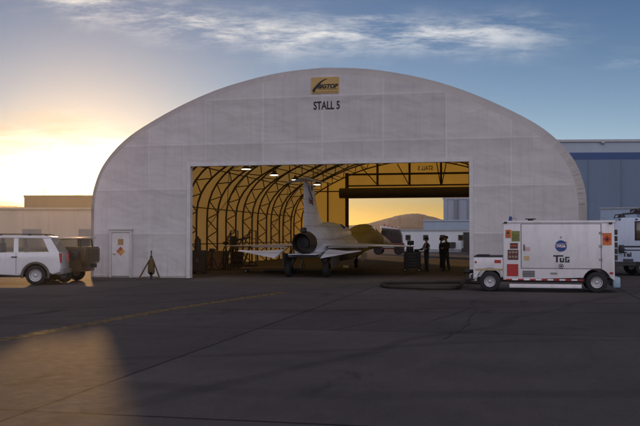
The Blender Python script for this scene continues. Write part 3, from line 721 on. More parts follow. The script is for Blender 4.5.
# fin: narrow tip, wide root running into the spine
def foil(ys, x=0, th=.1):
    """ys: list of (z, y_trailing, y_leading, half thickness)"""
    rings = []
    for z, yt, yl_, h in ys:
        c = yl_ - yt; rings.append([(x, yt, z), (x + h * .7, yt + c * .3, z), (x + h, yt + c * .6, z), (x + h * .6, yt + c * .9, z), (x, yl_, z), (x - h * .6, yt + c * .9, z), (x - h, yt + c * .6, z), (x - h * .7, yt + c * .3, z)])
    return rings
b = MB(); b.loft(foil([(2.0, -2.1, 2.6, .16), (2.45, -2.1, 1.7, .14), (2.75, -2.12, 1.0, .12), (3.2, -2.14, .45, .09), (4.12, -2.2, -.25, .06)]))
fin = b.build('tail_fin', skin, jet, smooth=40)
b = MB()
def hfoil(secs):
    rings = []
    for x, yt, yl_, z, h in secs:
        c = yl_ - yt; rings.append([(x, yt, z), (x, yt + c * .3, z + h * .8), (x, yt + c * .65, z + h), (x, yt + c * .92, z + h * .5), (x, yl_, z), (x, yt + c * .92, z - h * .5), (x, yt + c * .65, z - h), (x, yt + c * .3, z - h * .8)])
    return rings
b.loft(hfoil([(-.80, -2.25, -1.75, 4.10, .015), (-.40, -2.3, -1.15, 4.19, .03), (-.08, -2.35, -.4, 4.27, .07), (0, -2.4, -.1, 4.28, .09), (.08, -2.35, -.4, 4.27, .07), (.40, -2.3, -1.15, 4.19, .03), (.80, -2.25, -1.75, 4.10, .015)]))
b.build('tailplane', skin, jet, smooth=50)
b = MB(); b.bbox((-.09, -2.35, 1.96), (.09, -1.95, 2.16), .02); b.build('tail_fairing', M['black'], jet)
# markings on the fin (starboard face, seen from behind) and on the spine
def xyz_y(x, y, z): # upright lettering on a face looking along +x
    return Matrix.Translation((x, y, z)) @ Matrix.Rotation(R(90), 4, 'Z') @ Matrix.Rotation(R(90), 4, 'X')
text_mesh('tail_lettering', 'NASA', .22, pbr('tail_red', (.22, .03, .03), .5), fin, xyz_y(.105, -1.10, 3.30), bold=.006, width=.62, depth=.012)
b = MB(); b.bar((.10, -1.60, 3.95), (.11, -.85, 3.42), .02, .07); b.bar((.105, -1.45, 3.50), (.112, -.75, 3.16), .015, .04); b.build('tail_stripe', M['blue'], fin)
b = MB(); b.cyl((.062, -.85, 3.92), (.085, -.85, 3.92), .13, n=20); b.build('tail_roundel', M['blue'], fin)
b = MB(); b.cyl((.50, 4.0, 2.23), (.562, 4.0, 2.31), .15, n=24); rd = b.build('spine_roundel', M['blue'], jet)
b = MB(); b.cyl((.52, 4.0, 2.256), (.57, 4.0, 2.318), .085, n=20); b.build('roundel_centre', M['red'], rd)
# wings and stabilators
for s in (-1, 1):
    b = MB(); b.loft(hfoil([(s * .7, -1.2, 9.5, 1.36, .10), (s * 1.4, -1.15, 6.8, 1.36, .085), (s * 2.6, -.85, 4.2, 1.35, .06), (s * 4.0, -.45, 1.7, 1.335, .03), (s * 4.52, -.25, .45, 1.325, .012)]))
    wg = b.build('wing', skin, jet, smooth=40)
    b = MB(); b.loft(hfoil([(s * .98, -1.75, -1.24, 1.30, .03), (s * 2.6, -1.30, -.89, 1.31, .02)])); b.build('flap', skin, wg, smooth=40)
    b = MB(); b.loft([[(p[0], p[1], p[2] + (p[1] + 1.5) * sl_) for p in r_] for r_, sl_ in zip(hfoil([(s * .97, -3.3, -1.5, 1.22, .04), (s * 1.9, -3.25, -2.2, 1.24, .03), (s * 2.62, -3.2, -2.7, 1.26, .012)]), (.20, .12, .06))])
    b.build('stabilator', skin, jet, smooth=40)
# landing gear
for x in (-.85, .85):
    b = MB(); b.cyl((x * .55, -1.1, 1.15), (x, -1.35, .36), .085, n=12); b.cyl((x * .9, -.2, 1.1), (x, -1.3, .45), .05); b.cyl((x - .14 * x, -1.35, .33), (x + .16 * x, -1.35, .33), .06)
    g = b.build('main_gear', M['dark_metal'], jet, smooth=40)
    wheel(g, (x, -1.35, .345), .345, .24, (1 if x > 0 else -1, 0, 0), .55, 'wheel', M['dark_metal'])
    b = MB(); b.prism([(-2.0, .42), (-.5, .50), (-.35, 1.02), (-2.1, 1.02)], lambda a, c: (x * 1.28 - .02, a + .6, c), lambda a, c: (x * 1.28 + .02, a + .6, c)); b.build('gear_door', belly, g)
b = MB(); b.cyl((0, 11.2, .85), (0, 11.0, .25), .06); b.cyl((0, 12.0, .9), (0, 11.1, .45), .035); b.cyl((-.1, 11, .25), (.1, 11, .25), .04)
g = b.build('nose_gear', M['grey_paint'], jet, smooth=40); wheel(g, (0, 11.0, .25), .25, .18, (1, 0, 0), .5)
b = MB()
for s in (-1, 1): b.prism([(10.3, .42), (12.2, .5), (12.3, .85), (10.2, .8)], lambda a, c: (s * .42 - .012, a, c), lambda a, c: (s * .42 + .012, a, c))
b.build('nose_gear_door', skin, g)
b = MB(); b.bbox((-.75, -1.9, .86), (.75, 1.8, .99), .04); b.build('belly_panel', belly, jet)
b = MB()
for s in (-1, 1): b.prism([(13.2, 2.12), (14.6, 2.16), (14.9, 2.36), (13.4, 2.36)], lambda a, c: (s * (.545 - (c - 2.12) * .38), a, c), lambda a, c: (s * (.60 - (c - 2.12) * .48), a, c))
b.build('cockpit_window', M['window'], jet)
b = MB(); b.tube([(0, 26.2, 1.245), (0, 27.6, 1.235)], .012, 6); b.build('pitot_boom', M['steel'], jet)
# chock by the nose wheel
p = Vector(PL) + Vector((math.cos(TH) * -.55 - math.sin(TH) * 10.75, math.sin(TH) * -.55 + math.cos(TH) * 10.75, 0))
b = MB(); b.prism([(-.12, 0), (.12, 0), (.03, .13), (-.03, .13)], lambda a, c: (-.16, a, c), lambda a, c: (.16, a, c), .01)
tag(b.build('wheel_chock', pbr('chock_paint', (.72, .68, .55), .6), loc=p[:], rot=(0, 0, TH)), 'pale wheel chock on the floor beside the jet nose wheel', 'chock')

# ------------------------------------------------------------------ ground power cart
CT = (7.129, 28.2); u = Vector((math.cos(TH), math.sin(TH)))
def cart_at(px, py):
    k = (px - 320) / F; t = (k * CT[1] - CT[0]) / (u.x - k * u.y); D = CT[1] + u.y * t
    return t, EYE + (237 - py) / F * D
cart = thing('ground_power_cart', 'white boxy ground power cart with red and orange placards parked right of the shelter opening', 'power cart', (CT[0], CT[1], 0), TH)
cw = pbr('cart_white', (.76, .75, .74), .4, var=.05, dirt=.40, coat=.2)
X0, X1 = cart_at(503, 250)[0], cart_at(614.5, 250)[0]; ZT = cart_at(560, 221.5)[1]; ZB = .38; WD = 1.75
xh = cart_at(473, 260)[0]; zh = cart_at(488, 257)[1]
wl, wr = cart_at(489.5, 280)[0], cart_at(596.5, 280)[0]; RW = .33
def arch_cut(cx, r, z, n=10): return [(cx - r * math.cos(math.pi * i / n), max(z, .33 + r * math.sin(math.pi * i / n) * 1.0) if False else .33 + r * math.sin(math.pi * i / n)) for i in range(n + 1)]
poly = [(X0, ZB)] + [p for p in arch_cut(wr, .43, ZB) if p[1] >= ZB] + [(X1, ZB), (X1, ZT - .02), (X0, ZT - .02)]
b = MB(); b.prism(poly, lambda a, c: (a, 0, c), lambda a, c: (a, WD, c), .03)
body = b.build('body', cw, cart, smooth=30)
b = MB(); b.bbox((X0 - .03, -.03, ZT - .05), (X1 + .03, WD + .03, ZT + .03), .025); b.build('roof_panel', cw, cart, smooth=30)
poly = [(xh, ZB)] + [p for p in arch_cut(wl, .43, ZB) if p[1] >= ZB] + [(X0 - .003, ZB), (X0 - .003, zh), (xh + .05, zh), (xh, zh - .06)]
b = MB(); b.prism(poly, lambda a, c: (a, .04, c), lambda a, c: (a, WD - .04, c), .025); hood = b.build('front_deck', cw, cart, smooth=30)
b = MB(); b.bbox((xh + .02, .02, zh + .001), (X0 - .02, WD - .02, zh + .035), .01); b.bbox((xh + .1, .1, zh + .036), (xh + .5, 1.2, zh + .07), .01); b.build('deck_mat', M['black'], hood)
b = MB(); 
for y in (.03, -.0): pass
xa, za = cart_at(483, 269.5); xb, _ = cart_at(502, 269.5)
b.box((xh + .06, .025, za - .03), (X0 - .02, .038, za + .03)); b.build('trim_strip', pbr('tan_trim', (.42, .34, .18), .6), hood)
xa, za = cart_at(497.5, 261.5); MB().box((xa - .10, .03, za - .05), (xa + .10, .038, za + .05)).build('side_reflector', M['red'], hood)
xa, za = cart_at(475.5, 262); b = MB(); b.cyl((xa, .04, za), (xa, .02, za), .035); b.build('side_light', M['red'], hood)
for x in (wl, wr):
    for y, s in ((.13, -1), (WD - .13, 1)): wheel(cart, (x, y, RW), RW, .22, (0, s, 0), .54)
b = MB()
for x in (wl, wr): b.cyl((x, .15, RW), (x, WD - .15, RW), .05)
b.box((xh + .1, .3, .30), (X1 - .05, WD - .3, ZB + .03)); b.build('chassis', M['dark_metal'], cart)
# side door with its seam, drawn proud of the body
dx0, dz1 = cart_at(521.5, 224.5); dx1, dz0 = cart_at(600.5, 268.5)
b = MB(); b.bbox((dx0, -.016, dz0), (dx1, -.001, dz1), .006); sdoor = b.build('side_door', cw, cart, smooth=30)
b = MB(); g_ = .012
for (a0, a1, c0, c1) in ((dx0 - .025, dx0 - .008, dz0 - .02, dz1 + .02), (dx1 + .008, dx1 + .025, dz0 - .02, dz1 + .02), (dx0 - .0079, dx1 + .0079, dz1 + .008, dz1 + .02), (dx0 - .0079, dx1 + .0079, dz0 - .02, dz0 - .008)): b.box((a0, -.004, c0), (a1, .002, c1))
b.build('door_seal', M['dark_metal'], sdoor)
def sign_c(px0, py0, px1, py1, mat, name, y=-.008, par=None):
    a, c1 = cart_at(px0, py0); d, c0 = cart_at(px1, py1); return MB().bbox((a, y, c0), (d, y + .006, c1), .002).build(name, mat, par or cart)
p1 = sign_c(505.3, 229.8, 511, 238, M['orange'], 'warning_placard')
p2 = sign_c(511.5, 231, 519.7, 241.3, M['olive'], 'instruction_placard', -.012)
p3 = sign_c(510, 243, 517.8, 248.7, M['maroon'], 'control_panel', -.010)
p4 = sign_c(507.5, 249.8, 518.2, 259.8, M['maroon'], 'gauge_panel', -.010)
p5 = sign_c(506.7, 264, 518, 276.2, M['red'], 'fire_placard')
p6 = sign_c(602.3, 233, 611.5, 245.2, M['orange'], 'warning_placard')
p7 = sign_c(524.5, 247, 530, 251, pbr('pink_label', (.55, .40, .36), .6), 'small_label', -.021)
p8 = sign_c(523.5, 256, 529, 260.4, pbr('tan_label', (.55, .40, .2), .6), 'small_label', -.021)
grey_ink = pbr('label_ink', (.05, .045, .04), .6)
def lines(par, px0, py0, px1, py1, n, mat, y):
    a, c1 = cart_at(px0, py0); d, c0 = cart_at(px1, py1); m_ = MB(); rr = random.Random(int(px0 * 7)); h = (c1 - c0) / n
    for i in range(n):
        z = c1 - h * (i + .5); x = a
        while x < d - .02:
            w_ = rr.uniform(.02, .07); m_.box((x, y, z - h * .18), (min(x + w_, d), y + .003, z + h * .18)); x += w_ + rr.uniform(.012, .03)
    m_.build('print_row', mat, par)
lines(p1, 506, 234.6, 510.4, 237.4, 3, grey_ink, -.0105); lines(p2, 512.3, 234, 519, 240.6, 6, grey_ink, -.0145)
b = MB(); a, c = cart_at(508, 232.3); b.prism([(a - .06, c - .055), (a + .06, c - .055), (a, c + .06)], lambda q, w: (q, -.0075, w), lambda q, w: (q, -.0105, w)); b.build('warning_symbol', grey_ink, p1)
b = MB()
for i in range(3):
    for j in range(2):
        a, c = cart_at(509.8 + i * 3.1, 252.2 + j * 4.6); b.cyl((a, -.009, c), (a, -.022, c), .042, n=16)
b.build('gauge', pbr('gauge_face', (.30, .24, .17), .4), p4)
b = MB()
for i in range(4): a, c = cart_at(511.3 + i * 1.75, 245.8); b.cyl((a, -.009, c), (a, -.03, c), .02, n=10)
b.build('switch', M['orange'], p3)
a, c = cart_at(606.9, 239.1); b = MB(); q = .115; b.prism([(a - q, c), (a, c - q), (a + q, c), (a, c + q)], lambda s, w: (s, -.0075, w), lambda s, w: (s, -.011, w)); dm = b.build('warning_symbol', M['red'], p6)
b = MB(); b.prism([(a - .03, c - .05), (a + .03, c - .05), (a + .035, c), (a, c + .06), (a - .035, c)], lambda s, w: (s, -.0105, w), lambda s, w: (s, -.0135, w)); b.build('flame_mark', M['black'], dm)
# emblem disc, maker's word and the small seal under it
a, c = cart_at(560.8, 246); rD = 5.7 / F * 28.1
b = MB(); b.cyl((a, -.010, c), (a, -.020, c), rD, n=40); em = b.build('emblem_disc', M['blue'], sdoor)
wht = pbr('decal_white', (.8, .8, .8), .5, var=.03)
text_mesh('emblem_lettering', 'NASA', .12, wht, em, upright(a, -.022, c - .005), bold=.006, width=rD * 1.45)
b = MB(); pts = [(a + rD * math.cos(t_) * 1.02, -.0225, c + rD * .30 * math.sin(t_) + rD * .10) for t_ in [R(20 + i * 11) for i in range(30)]]; b.tube(pts, .006, 5); b.build('emblem_orbit', wht, em)
b = MB(); b.tube([(a - rD * .85, -.0235, c + rD * .1), (a - rD * .2, -.0235, c - rD * .25), (a + rD * .35, -.0235, c + rD * .15), (a + rD * .95, -.0235, c + rD * .75)], .010, 6); b.build('emblem_swoosh', M['red'], em)
xa, za = cart_at(553, 262.3); xb, zb_ = cart_at(569.2, 255.2); zc_ = (za + zb_) / 2; hh = zb_ - za
blk = M['black']; b = MB(); w_ = xb - xa; s_ = hh * .24
def bx_(x0, x1, z0, z1): b.box((xa + w_ * x0, -.022, za + hh * z0), (xa + w_ * x1, -.0165, za + hh * z1))
bx_(0, .62, .80, 1.0); bx_(.17, .28, 0, .799)                                    # T with a long bar
bx_(.40, .50, .0, .62); bx_(.5001, .58, .0, .20); bx_(.5801, .67, .0, .62)          # U
bx_(.73, .82, .0, .78); bx_(.8201, 1.0, .0, .18); bx_(.8201, 1.0, .60, .78); bx_(.92, 1.0, .1801, .42); bx_(.87, .9199, .28, .42)   # G
b.build('maker_lettering', blk, sdoor)
a, c = cart_at(560.8, 266.2); b = MB(); b.lathe([(0, .085), (.006, .085), (.006, .06), (0, .06)], (a, -.016, c), (0, -1, 0), 6); b.cyl((a, -.016, c), (a, -.020, c), .035, n=12); b.build('seal_mark', grey_ink, sdoor)
a, c = cart_at(560.8, 237.2); b = MB(); b.cyl((a, -.016, c), (a, -.03, c), .03, n=14); b.build('latch', M['steel'], sdoor)
for zz_ in (.2, .5, .8):
    zc2 = dz0 + (dz1 - dz0) * zz_; b = MB(); b.cyl((dx1 + .03, -.012, zc2 - .05), (dx1 + .03, -.012, zc2 + .05), .014, n=8); b.box((dx1 - .05, -.022, zc2 - .04), (dx1 + .016, -.0165, zc2 + .04)); b.build('hinge', M['steel'], sdoor)
b = MB()
for i in range(6): b.bbox((X0 + .60, -.012, ZB + .10 + i * .035), (X0 + .98, -.002, ZB + .122 + i * .035), .003)
b.build('vent_slot', M['dark_metal'], cart)
b = MB(); b.bbox((dx0 + .06, -.05, dz0 + .55), (dx0 + .09, -.018, dz0 + .75), .006); b.build('door_handle', M['black'], sdoor)
for x_ in (X0 + .35, X1 - .35): b = MB(); b.tube([(x_ - .07, .12, ZT + .03), (x_ - .06, .12, ZT + .11), (x_ + .06, .12, ZT + .11), (x_ + .07, .12, ZT + .03)], .014, 6); b.build('lifting_eye', M['steel'], cart, smooth=40)
a, c = cart_at(553.5, 273.2); b = MB(); b.bbox((a - .1, -.03, c - .025), (a + .1, -.002, c + .025), .005); b.build('latch', M['steel'], cart)
# conspicuity tape, step rail, lamps, mud flap
b = MB(); tp, _ = cart_at(506, 280); te, _ = cart_at(583, 280); zz = cart_at(545, 279.7)[1]; n_ = 13
for i in range(n_):
    b.cur = i % 2; a = tp + (te - tp) * i / n_; d = tp + (te - tp) * (i + 1) / n_; b.box((a, -.006, zz - .022), (d - .001, -.001, zz + .022))
b.build('reflective_tape', [M['red'], wht], cart)
b = MB(); xa, za = cart_at(509, 285.5); xb, _ = cart_at(581, 285.5); b.bbox((xa, -.12, za - .06), (xb, .02, za + .06), .015); b.build('step_rail', cw, cart, smooth=30)
for px, py in ((611, 273), (505.5, 222.6), (610.5, 223.2)):
    a, c = cart_at(px, py); b = MB(); b.bbox((a - .05, -.04, c - .03), (a + .05, -.002, c + .03), .01); b.build('marker_lamp', M['red'] if py > 230 else M['dark_metal'], cart)
a, c = cart_at(510.5, 220); b = MB(); b.cyl((a, .25, ZT + .03), (a, .25, ZT + .05), .07); b.cyl((a, .25, ZT + .05), (a, .25, ZT + .17), .055, .045); b.build('beacon', M['blue'], cart, smooth=40)
a, c = cart_at(531, 220); b = MB(); b.cyl((a, .6, ZT + .03), (a, .6, ZT + .08), .09); b.bbox((a - .17, .48, ZT + .081), (a + .17, .72, ZT + .11), .008); b.build('exhaust_flap', M['dark_metal'], cart, smooth=40)
b = MB(); 
for i in range(7): b.bbox((X1 + .004, .08, .62 + i * .2), (X1 + .10, WD - .08, .78 + i * .2), .02)
b.build('end_louvre', M['dark_metal'], cart)
b = MB(); b.bbox((X1 - .05, .02, .16), (X1 + .17, WD - .02, .50), .05); b.build('end_bumper', pbr('bumper_blue', (.30, .42, .50), .4, var=.1), cart, smooth=30)
b = MB(); b.bbox((xh - .10, .1, .34), (xh + .02, WD - .1, .52), .03); b.bbox((xh - .3, WD / 2 - .06, .30), (xh - .08, WD / 2 + .06, .38), .01); b.build('front_bumper', M['dark_metal'], cart, smooth=30)
# air hose from the cart, looped on the apron
h0 = Vector((CT[0], CT[1], 0)); 
def cart_w(x, y, z): return (CT[0] + math.cos(TH) * x - math.sin(TH) * y, CT[1] + math.sin(TH) * x + math.cos(TH) * y, z)
q = [cart_w(xh + .05, .8, .62), cart_w(xh - .30, .78, .60), (*ground_at(469, 282), .40), (*ground_at(461, 288), .12), (*ground_at(453, 290), .08), (*ground_at(430, 290.3), .08), (*ground_at(405, 289.6), .08), (*ground_at(387, 288.4), .08), (*ground_at(381.5, 286.6), .08), (*ground_at(386, 285.2), .08), (*ground_at(405, 284.5), .08), (*ground_at(432, 284.2), .08), (*ground_at(458, 284.1), .08), (*ground_at(478, 284.5), .08), (*ground_at(486, 283.5), .10)]
q[-1] = (q[-1][0], q[-1][1] + .3, .08)
path = smooth_path(q, 26); b = MB(); b.tube(path, .06, 10, rf=lambda i: .066 if i % 2 else .050)
tag(b.build('air_hose', pbr('hose_rubber', (.035, .028, .018), .75, var=.4, scale=1.5), smooth=80), 'thick dark ribbed air hose looped on the concrete beside the cart', 'hose')
# ------------------------------------------------------------------ vehicles
def panel(b, pts, t):
    """flat plate from 3D corner points, thickness t along its normal"""
    p = [Vector(q) for q in pts]; n = (p[1] - p[0]).cross(p[-1] - p[0]).normalized() * t
    k = len(p); b.add([q[:] for q in p] + [(q + n)[:] for q in p], [tuple(range(k))[::-1], tuple(range(k, 2 * k))] + [(i, (i + 1) % k, k + (i + 1) % k, k + i) for i in range(k)])
    return b
def arc(cx, r, zc, zmin, n=12):
    return [p for p in [(cx + r * math.cos(math.pi * i / n), zc + r * math.sin(math.pi * i / n)) for i in range(n + 1)] if p[1] >= zmin]
car_white = pbr('car_white', (.72, .72, .71), .25, var=.03, dirt=.2, coat=.6)
# --- white utility vehicle at the left edge; local +x is its tail, its near side lies on y = 0
D0 = 32.4; xr = side_at(61, 260, D0)[0]
suv = thing('sport_utility_vehicle', 'white sport utility vehicle with roof rails parked at the left edge, tail to the shelter', 'car', (xr, D0, 0), R(6)); suv.scale = (.95, .95, .95)
WV = 1.95; r = .38; ax1, ax2 = -.94, -4.26
prof_b = [(-.02, .50), (.0, .72), (-.03, 1.0), (-.06, 1.27), (-4.0, 1.24), (-5.0, 1.14), (-5.35, 1.0), (-5.42, .7), (-5.40, .36)]
low = arc(ax2, .48, .36, .36)[::-1] + [(ax2 + .5, .36)]
low = [(-5.40, .36)] + arc(ax2, .48, .36, .365)[::-1] + [(ax1 - .6, .36)] + arc(ax1, .48, .36, .365)[::-1] + [(-.3, .40)]
poly = prof_b[:-1] + low
b = MB(); b.prism(poly, lambda a, c: (a, 0, c), lambda a, c: (a, WV, c), .05, 3)
sb = b.build('body', car_white, suv, smooth=35)
b = MB(); ri_ = .16
rf = [(-.42, 1.84), (-.60, 1.875), (-1.6, 1.90), (-2.6, 1.885), (-2.95, 1.85), (-2.95, 1.80), (-.42, 1.78)]
b.prism(rf, lambda a, c: (a, ri_, c), lambda a, c: (a, WV - ri_, c), .03, 2); roof = b.build('roof', car_white, suv, smooth=35)
zt_, zbt = 1.80, 1.262
def side(x, z, s): 
    k = (z - zbt) / (zt_ - zbt); y = .02 + (ri_ - .0) * k; return (x, y if s < 0 else WV - y, z)
pill = [((-.07, -.42), (-.44, -.72)), ((-1.58, -1.62), (-1.76, -1.78)), ((-2.55, -2.50), (-2.72, -2.64)), ((-3.75, -2.86), (-3.92, -2.97))]
for s in (-1, 1):
    for (b0, t0), (b1, t1) in pill:
        b = MB(); panel(b, [side(b0, zbt - .01, s), side(t0, zt_ + .01, s), side(t1, zt_ + .01, s), side(b1, zbt - .01, s)], .05 * s); b.build('pillar', car_white, suv)
for s in (-1, 1):
    for i in range(3):
        (b0, t0), (b1, t1) = pill[i + 1], pill[i]
        q = [side(b1[0] + .0, zbt, s), side(t1[0], zt_, s), side(b0[1] if False else t0 if False else pill[i + 1][0][1], zt_, s), side(pill[i + 1][0][0], zbt, s)]
        q = [side(pill[i][1][0], zbt, s), side(pill[i][1][1], zt_, s), side(pill[i + 1][0][1], zt_, s), side(pill[i + 1][0][0], zbt, s)]
        b = MB(); panel(b, [(p[0], p[1] - s * .018, p[2]) for p in q], -.006 * s); b.build('side_window', M['glass'], suv)
b = MB(); panel(b, [(-.075, .1, zbt), (-.075, WV - .1, zbt), (-.40, WV - .24, zt_), (-.40, .24, zt_)], .006); b.build('rear_window', M['glass'], suv)
b = MB(); panel(b, [(-3.88, .1, zbt), (-3.88, WV - .1, zbt), (-2.93, WV - .24, zt_), (-2.93, .24, zt_)], .006); b.build('windscreen', M['glass'], suv)
for y in (.26, WV - .26):
    b = MB(); b.tube([(-.55, y, 1.89), (-.7, y, 1.945), (-2.55, y, 1.955), (-2.7, y, 1.90)], .018, 8); b.build('roof_rail', M['dark_metal'], roof, smooth=40)
b = MB(); b.cyl((-1.35, .9, 1.9), (-1.35, .9, 2.12), .006, n=6); b.bbox((-1.42, .86, 1.9), (-1.28, .94, 1.94), .01); b.build('antenna', M['black'], roof)
for y, s in ((.12, -1), (WV - .12, 1)):
    for x in (ax1, ax2): wheel(suv, (x, y, r), r, .26, (0, s, 0), .62)
    for x in (ax1, ax2):
        b = MB(); ya, yb_ = (-.035, .03) if s < 0 else (WV - .03, WV + .035)
        A = [(x + .54 * math.cos(math.pi * (i - 1) / 18), .36 + .54 * math.sin(math.pi * (i - 1) / 18)) for i in range(21)]; B = [(x + .455 * math.cos(math.pi * (i - 1) / 18), .36 + .455 * math.sin(math.pi * (i - 1) / 18)) for i in range(21)]
        b.prism(A + B[::-1], lambda a, c: (a, ya, c), lambda a, c: (a, yb_, c), .01, 1); b.build('wheel_arch', pbr('arch_trim', (.10, .08, .06), .7, var=.2), sb, smooth=40)
for x in (ax1, ax2): b = MB(); b.box((x - .44, .27, .37), (x + .44, WV - .27, .80)); b.build('wheel_well', M['black'], suv)
b = MB(); b.bbox((-.22, .05, .40), (.10, WV - .05, .60), .04); b.build('rear_bumper', pbr('bumper_grey', (.20, .19, .18), .5, var=.15), suv, smooth=30)
for y in (.012, WV - .16): b = MB(); b.bbox((-.10, y, .85), (.012, y + .148, 1.22), .015); b.build('tail_lamp', M['red'], suv)
for x in (-1.66, -2.62, -3.72):
    b = MB(); b.box((x - .006, -.003, .42), (x + .006, .002, 1.24)); b.build('door_seam', M['black'], sb)
for x in (-1.72, -2.86): b = MB(); b.bbox((x - .12, -.035, 1.06), (x + .10, -.001, 1.10), .01); b.build('door_handle', M['black'], sb)
b = MB(); b.bbox((-3.74, -.24, 1.22), (-3.52, -.02, 1.40), .03); b.build('wing_mirror', M['black'], suv)
b = MB(); b.box((-4.0, .28, .30), (-.6, WV - .28, .40)); b.cyl((ax1, .1, r), (ax1, WV - .1, r), .05); b.cyl((ax2, .1, r), (ax2, WV - .1, r), .05); b.build('underbody', M['black'], suv)
for y in (.35, 1.15):
    b = MB(); b.bbox((-2.95, y, .75), (-2.45, y + .5, .98), .05); b.bbox((-2.52, y + .02, .95), (-2.40, y + .48, 1.62), .05); b.build('seat', pbr('seat_cloth', (.10, .09, .08), .9), suv, smooth=40)
# --- dark tow tractor behind its tail
D1 = 34.3; x97 = side_at(86, 255, D1)[0]
tug = thing('tow_tractor', 'dark low aircraft tow tractor with a flat cab roof behind the white vehicle tail', 'tractor', (x97, D1, 0), R(-3))
dk = pbr('tractor_paint', (.075, .048, .018), .5, var=.2, dirt=.2)
b = MB(); b.prism([(0, .72), (0, 1.36), (-1.45, 1.36), (-1.5, 1.28), (-2.0, 1.26), (-2.1, .80), (-2.1, .45), (-1.75, .40), (-.18, .40), (-.16, .70)], lambda a, c: (a, 0, c), lambda a, c: (a, 1.7, c), .03); tb = b.build('body', dk, tug, smooth=30)
b = MB(); b.bbox((-.22, -.06, .76), (.02, 1.76, 1.30), .03); b.build('front_bumper', dk, tug, smooth=30)
b = MB()
for i in range(5): b.box((.021, .25, .84 + i * .09), (.04, 1.45, .88 + i * .09))
b.build('grille', M['black'], tug)
b = MB()
for x in (-.25, -1.35):
    for y in (.08, 1.62): b.bar((x, y, 1.34), (x - .04, y + (.02 if y < 1 else -.02), 1.68), .06)
b.build('cab_post', dk, tug)
b = MB(); b.bbox((-1.55, .0, 1.68), (-.12, 1.7, 1.74), .015); b.build('cab_roof', pbr('cab_roof_paint', (.62, .55, .40), .3, var=.1), tug, smooth=30)
b = MB(); panel(b, [(-.24, .12, 1.36), (-.24, 1.58, 1.36), (-.28, 1.56, 1.67), (-.28, .14, 1.67)], .008); b.build('windscreen', M['glass'], tug)
for y, s in ((.1, -1), (1.6, 1)):
    for x in (-.87, -2.35 + .55 - .0): wheel(tug, (x, y, .33), .33, .24, (0, s, 0), .5)
b = MB(); b.bbox((-1.55, .03, .22), (-1.15, .5, .42), .02); b.build('step', M['dark_metal'], tug)
b = MB(); b.lathe([(0, .05), (.02, .20), (.03, .20), (.04, .11), (.14, .11), (.15, .20), (.16, .20), (.18, .05)], (-.42, -.02, 1.08), (0, -1, 0), 18); b.build('hose_reel', M['dark_metal'], tug, smooth=40)
b = MB(); b.bbox((-1.42, -.14, .78), (-.98, -.005, 1.16), .03); b.build('side_locker', M['dark_metal'], tug)
b = MB(); b.bbox((.02, .5, .56), (.22, .75, .72), .02); b.bar((-.02, .62, .64), (.04, .62, .64), .06); b.build('tow_hook', M['dark_metal'], tug)
b = MB(); b.cyl((-.55, .0, .98), (-.55, -.03, .98), .10, n=18); b.cyl((-.95, .0, .92), (-.95, -.03, .92), .05, n=14); b.build('side_lamp', M['steel'], tb)
b = MB(); b.bbox((-1.42, .06, 1.362), (-.34, .09, 1.675), .01); b.bbox((-1.42, 1.60, 1.362), (-.34, 1.63, 1.675), .01); b.bbox((-1.42, .0901, 1.362), (-1.38, 1.5999, 1.675), .01); b.build('sun_block_panel', pbr('block_panel_tan', (.34, .27, .17), .8, var=.15), tug)  # panels added to stop sun passing through the cab onto the apron
# --- white truck body at the right edge
D2 = 40.0
def rv_at(px, py): return side_at(px, py, D2)
xl_, zt2 = rv_at(613.5, 217.5)
rv = thing('camper_van', 'boxy white van with dark side stripes and a roof rack at the right edge', 'van', (xl_, D2, 0), R(-4))
LV, HV = 6.4, zt2
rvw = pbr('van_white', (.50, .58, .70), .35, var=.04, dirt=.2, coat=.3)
poly = [(.05, .62), (0, .8), (.03, HV - .30), (.22, HV - .06), (.45, HV), (LV, HV), (LV, .62)]
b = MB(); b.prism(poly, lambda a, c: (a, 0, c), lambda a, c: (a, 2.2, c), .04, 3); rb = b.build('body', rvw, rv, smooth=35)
def rvp(px0, py0, px1, py1, mat, name, y0=-.012, par=None, bev=.006):
    a, c1 = rv_at(px0, py0); d, c0 = rv_at(px1, py1); return MB().bbox((a - xl_, y0, c0), (d - xl_, -.001, c1), bev).build(name, mat, par or rb, smooth=30)
fr = rvp(634.2, 221, 652, 240.5, M['black'], 'side_window', -.02, None, .009)
rvp(635.8, 222.6, 650.4, 239, pbr('window_amber', (.10, .075, .04), .12, spec=.9), 'pane', -.026, fr, .004)
rvp(619, 245.8, 700, 247.4, M['black'], 'body_stripe'); rvp(624, 249.6, 700, 250.7, M['black'], 'body_stripe')
rvp(622.5, 258.8, 632.5, 261.5, pbr('plate_dark', (.03, .035, .05), .5), 'name_plate')
a, c = rv_at(626.5, 254.6); text_mesh('van_lettering', 'Tai', .28, M['black'], rb, upright(a - xl_, -.008, c), bold=.012, width=.40, depth=.006)
b = MB(); a, c = rv_at(620.5, 248.5); b.bbox((a - xl_ - .12, -.24, c - .20), (a - xl_ + .10, -.06, c + .16), .04); b.bar((a - xl_ + .05, -.1, c), (a - xl_ + .2, .02, c - .05), .04); b.build('wing_mirror', M['black'], rv, smooth=40)
b = MB(); b.bbox((-.12, .05, .42), (.22, 2.15, .66), .04); b.build('bumper', M['dark_metal'], rv, smooth=30)
b = MB(); b.bbox((.1, .06, .45), (LV - .05, 2.14, .615), .02); b.build('skirt', M['dark_metal'], rv)
for x in (1.35, 5.2):
    for y, s in ((.14, -1), (2.06, 1)): wheel(rv, (x, y, .38), .38, .25, (0, s, 0), .55)
for px, py in ((619.5, 219.5), (636, 219.3)):
    a, c = rv_at(px, py); b = MB(); b.bbox((a - xl_ - .05, -.03, c - .035), (a - xl_ + .05, .03, c + .035), .01); b.build('marker_lamp', M['blue'], rv)
b = MB()
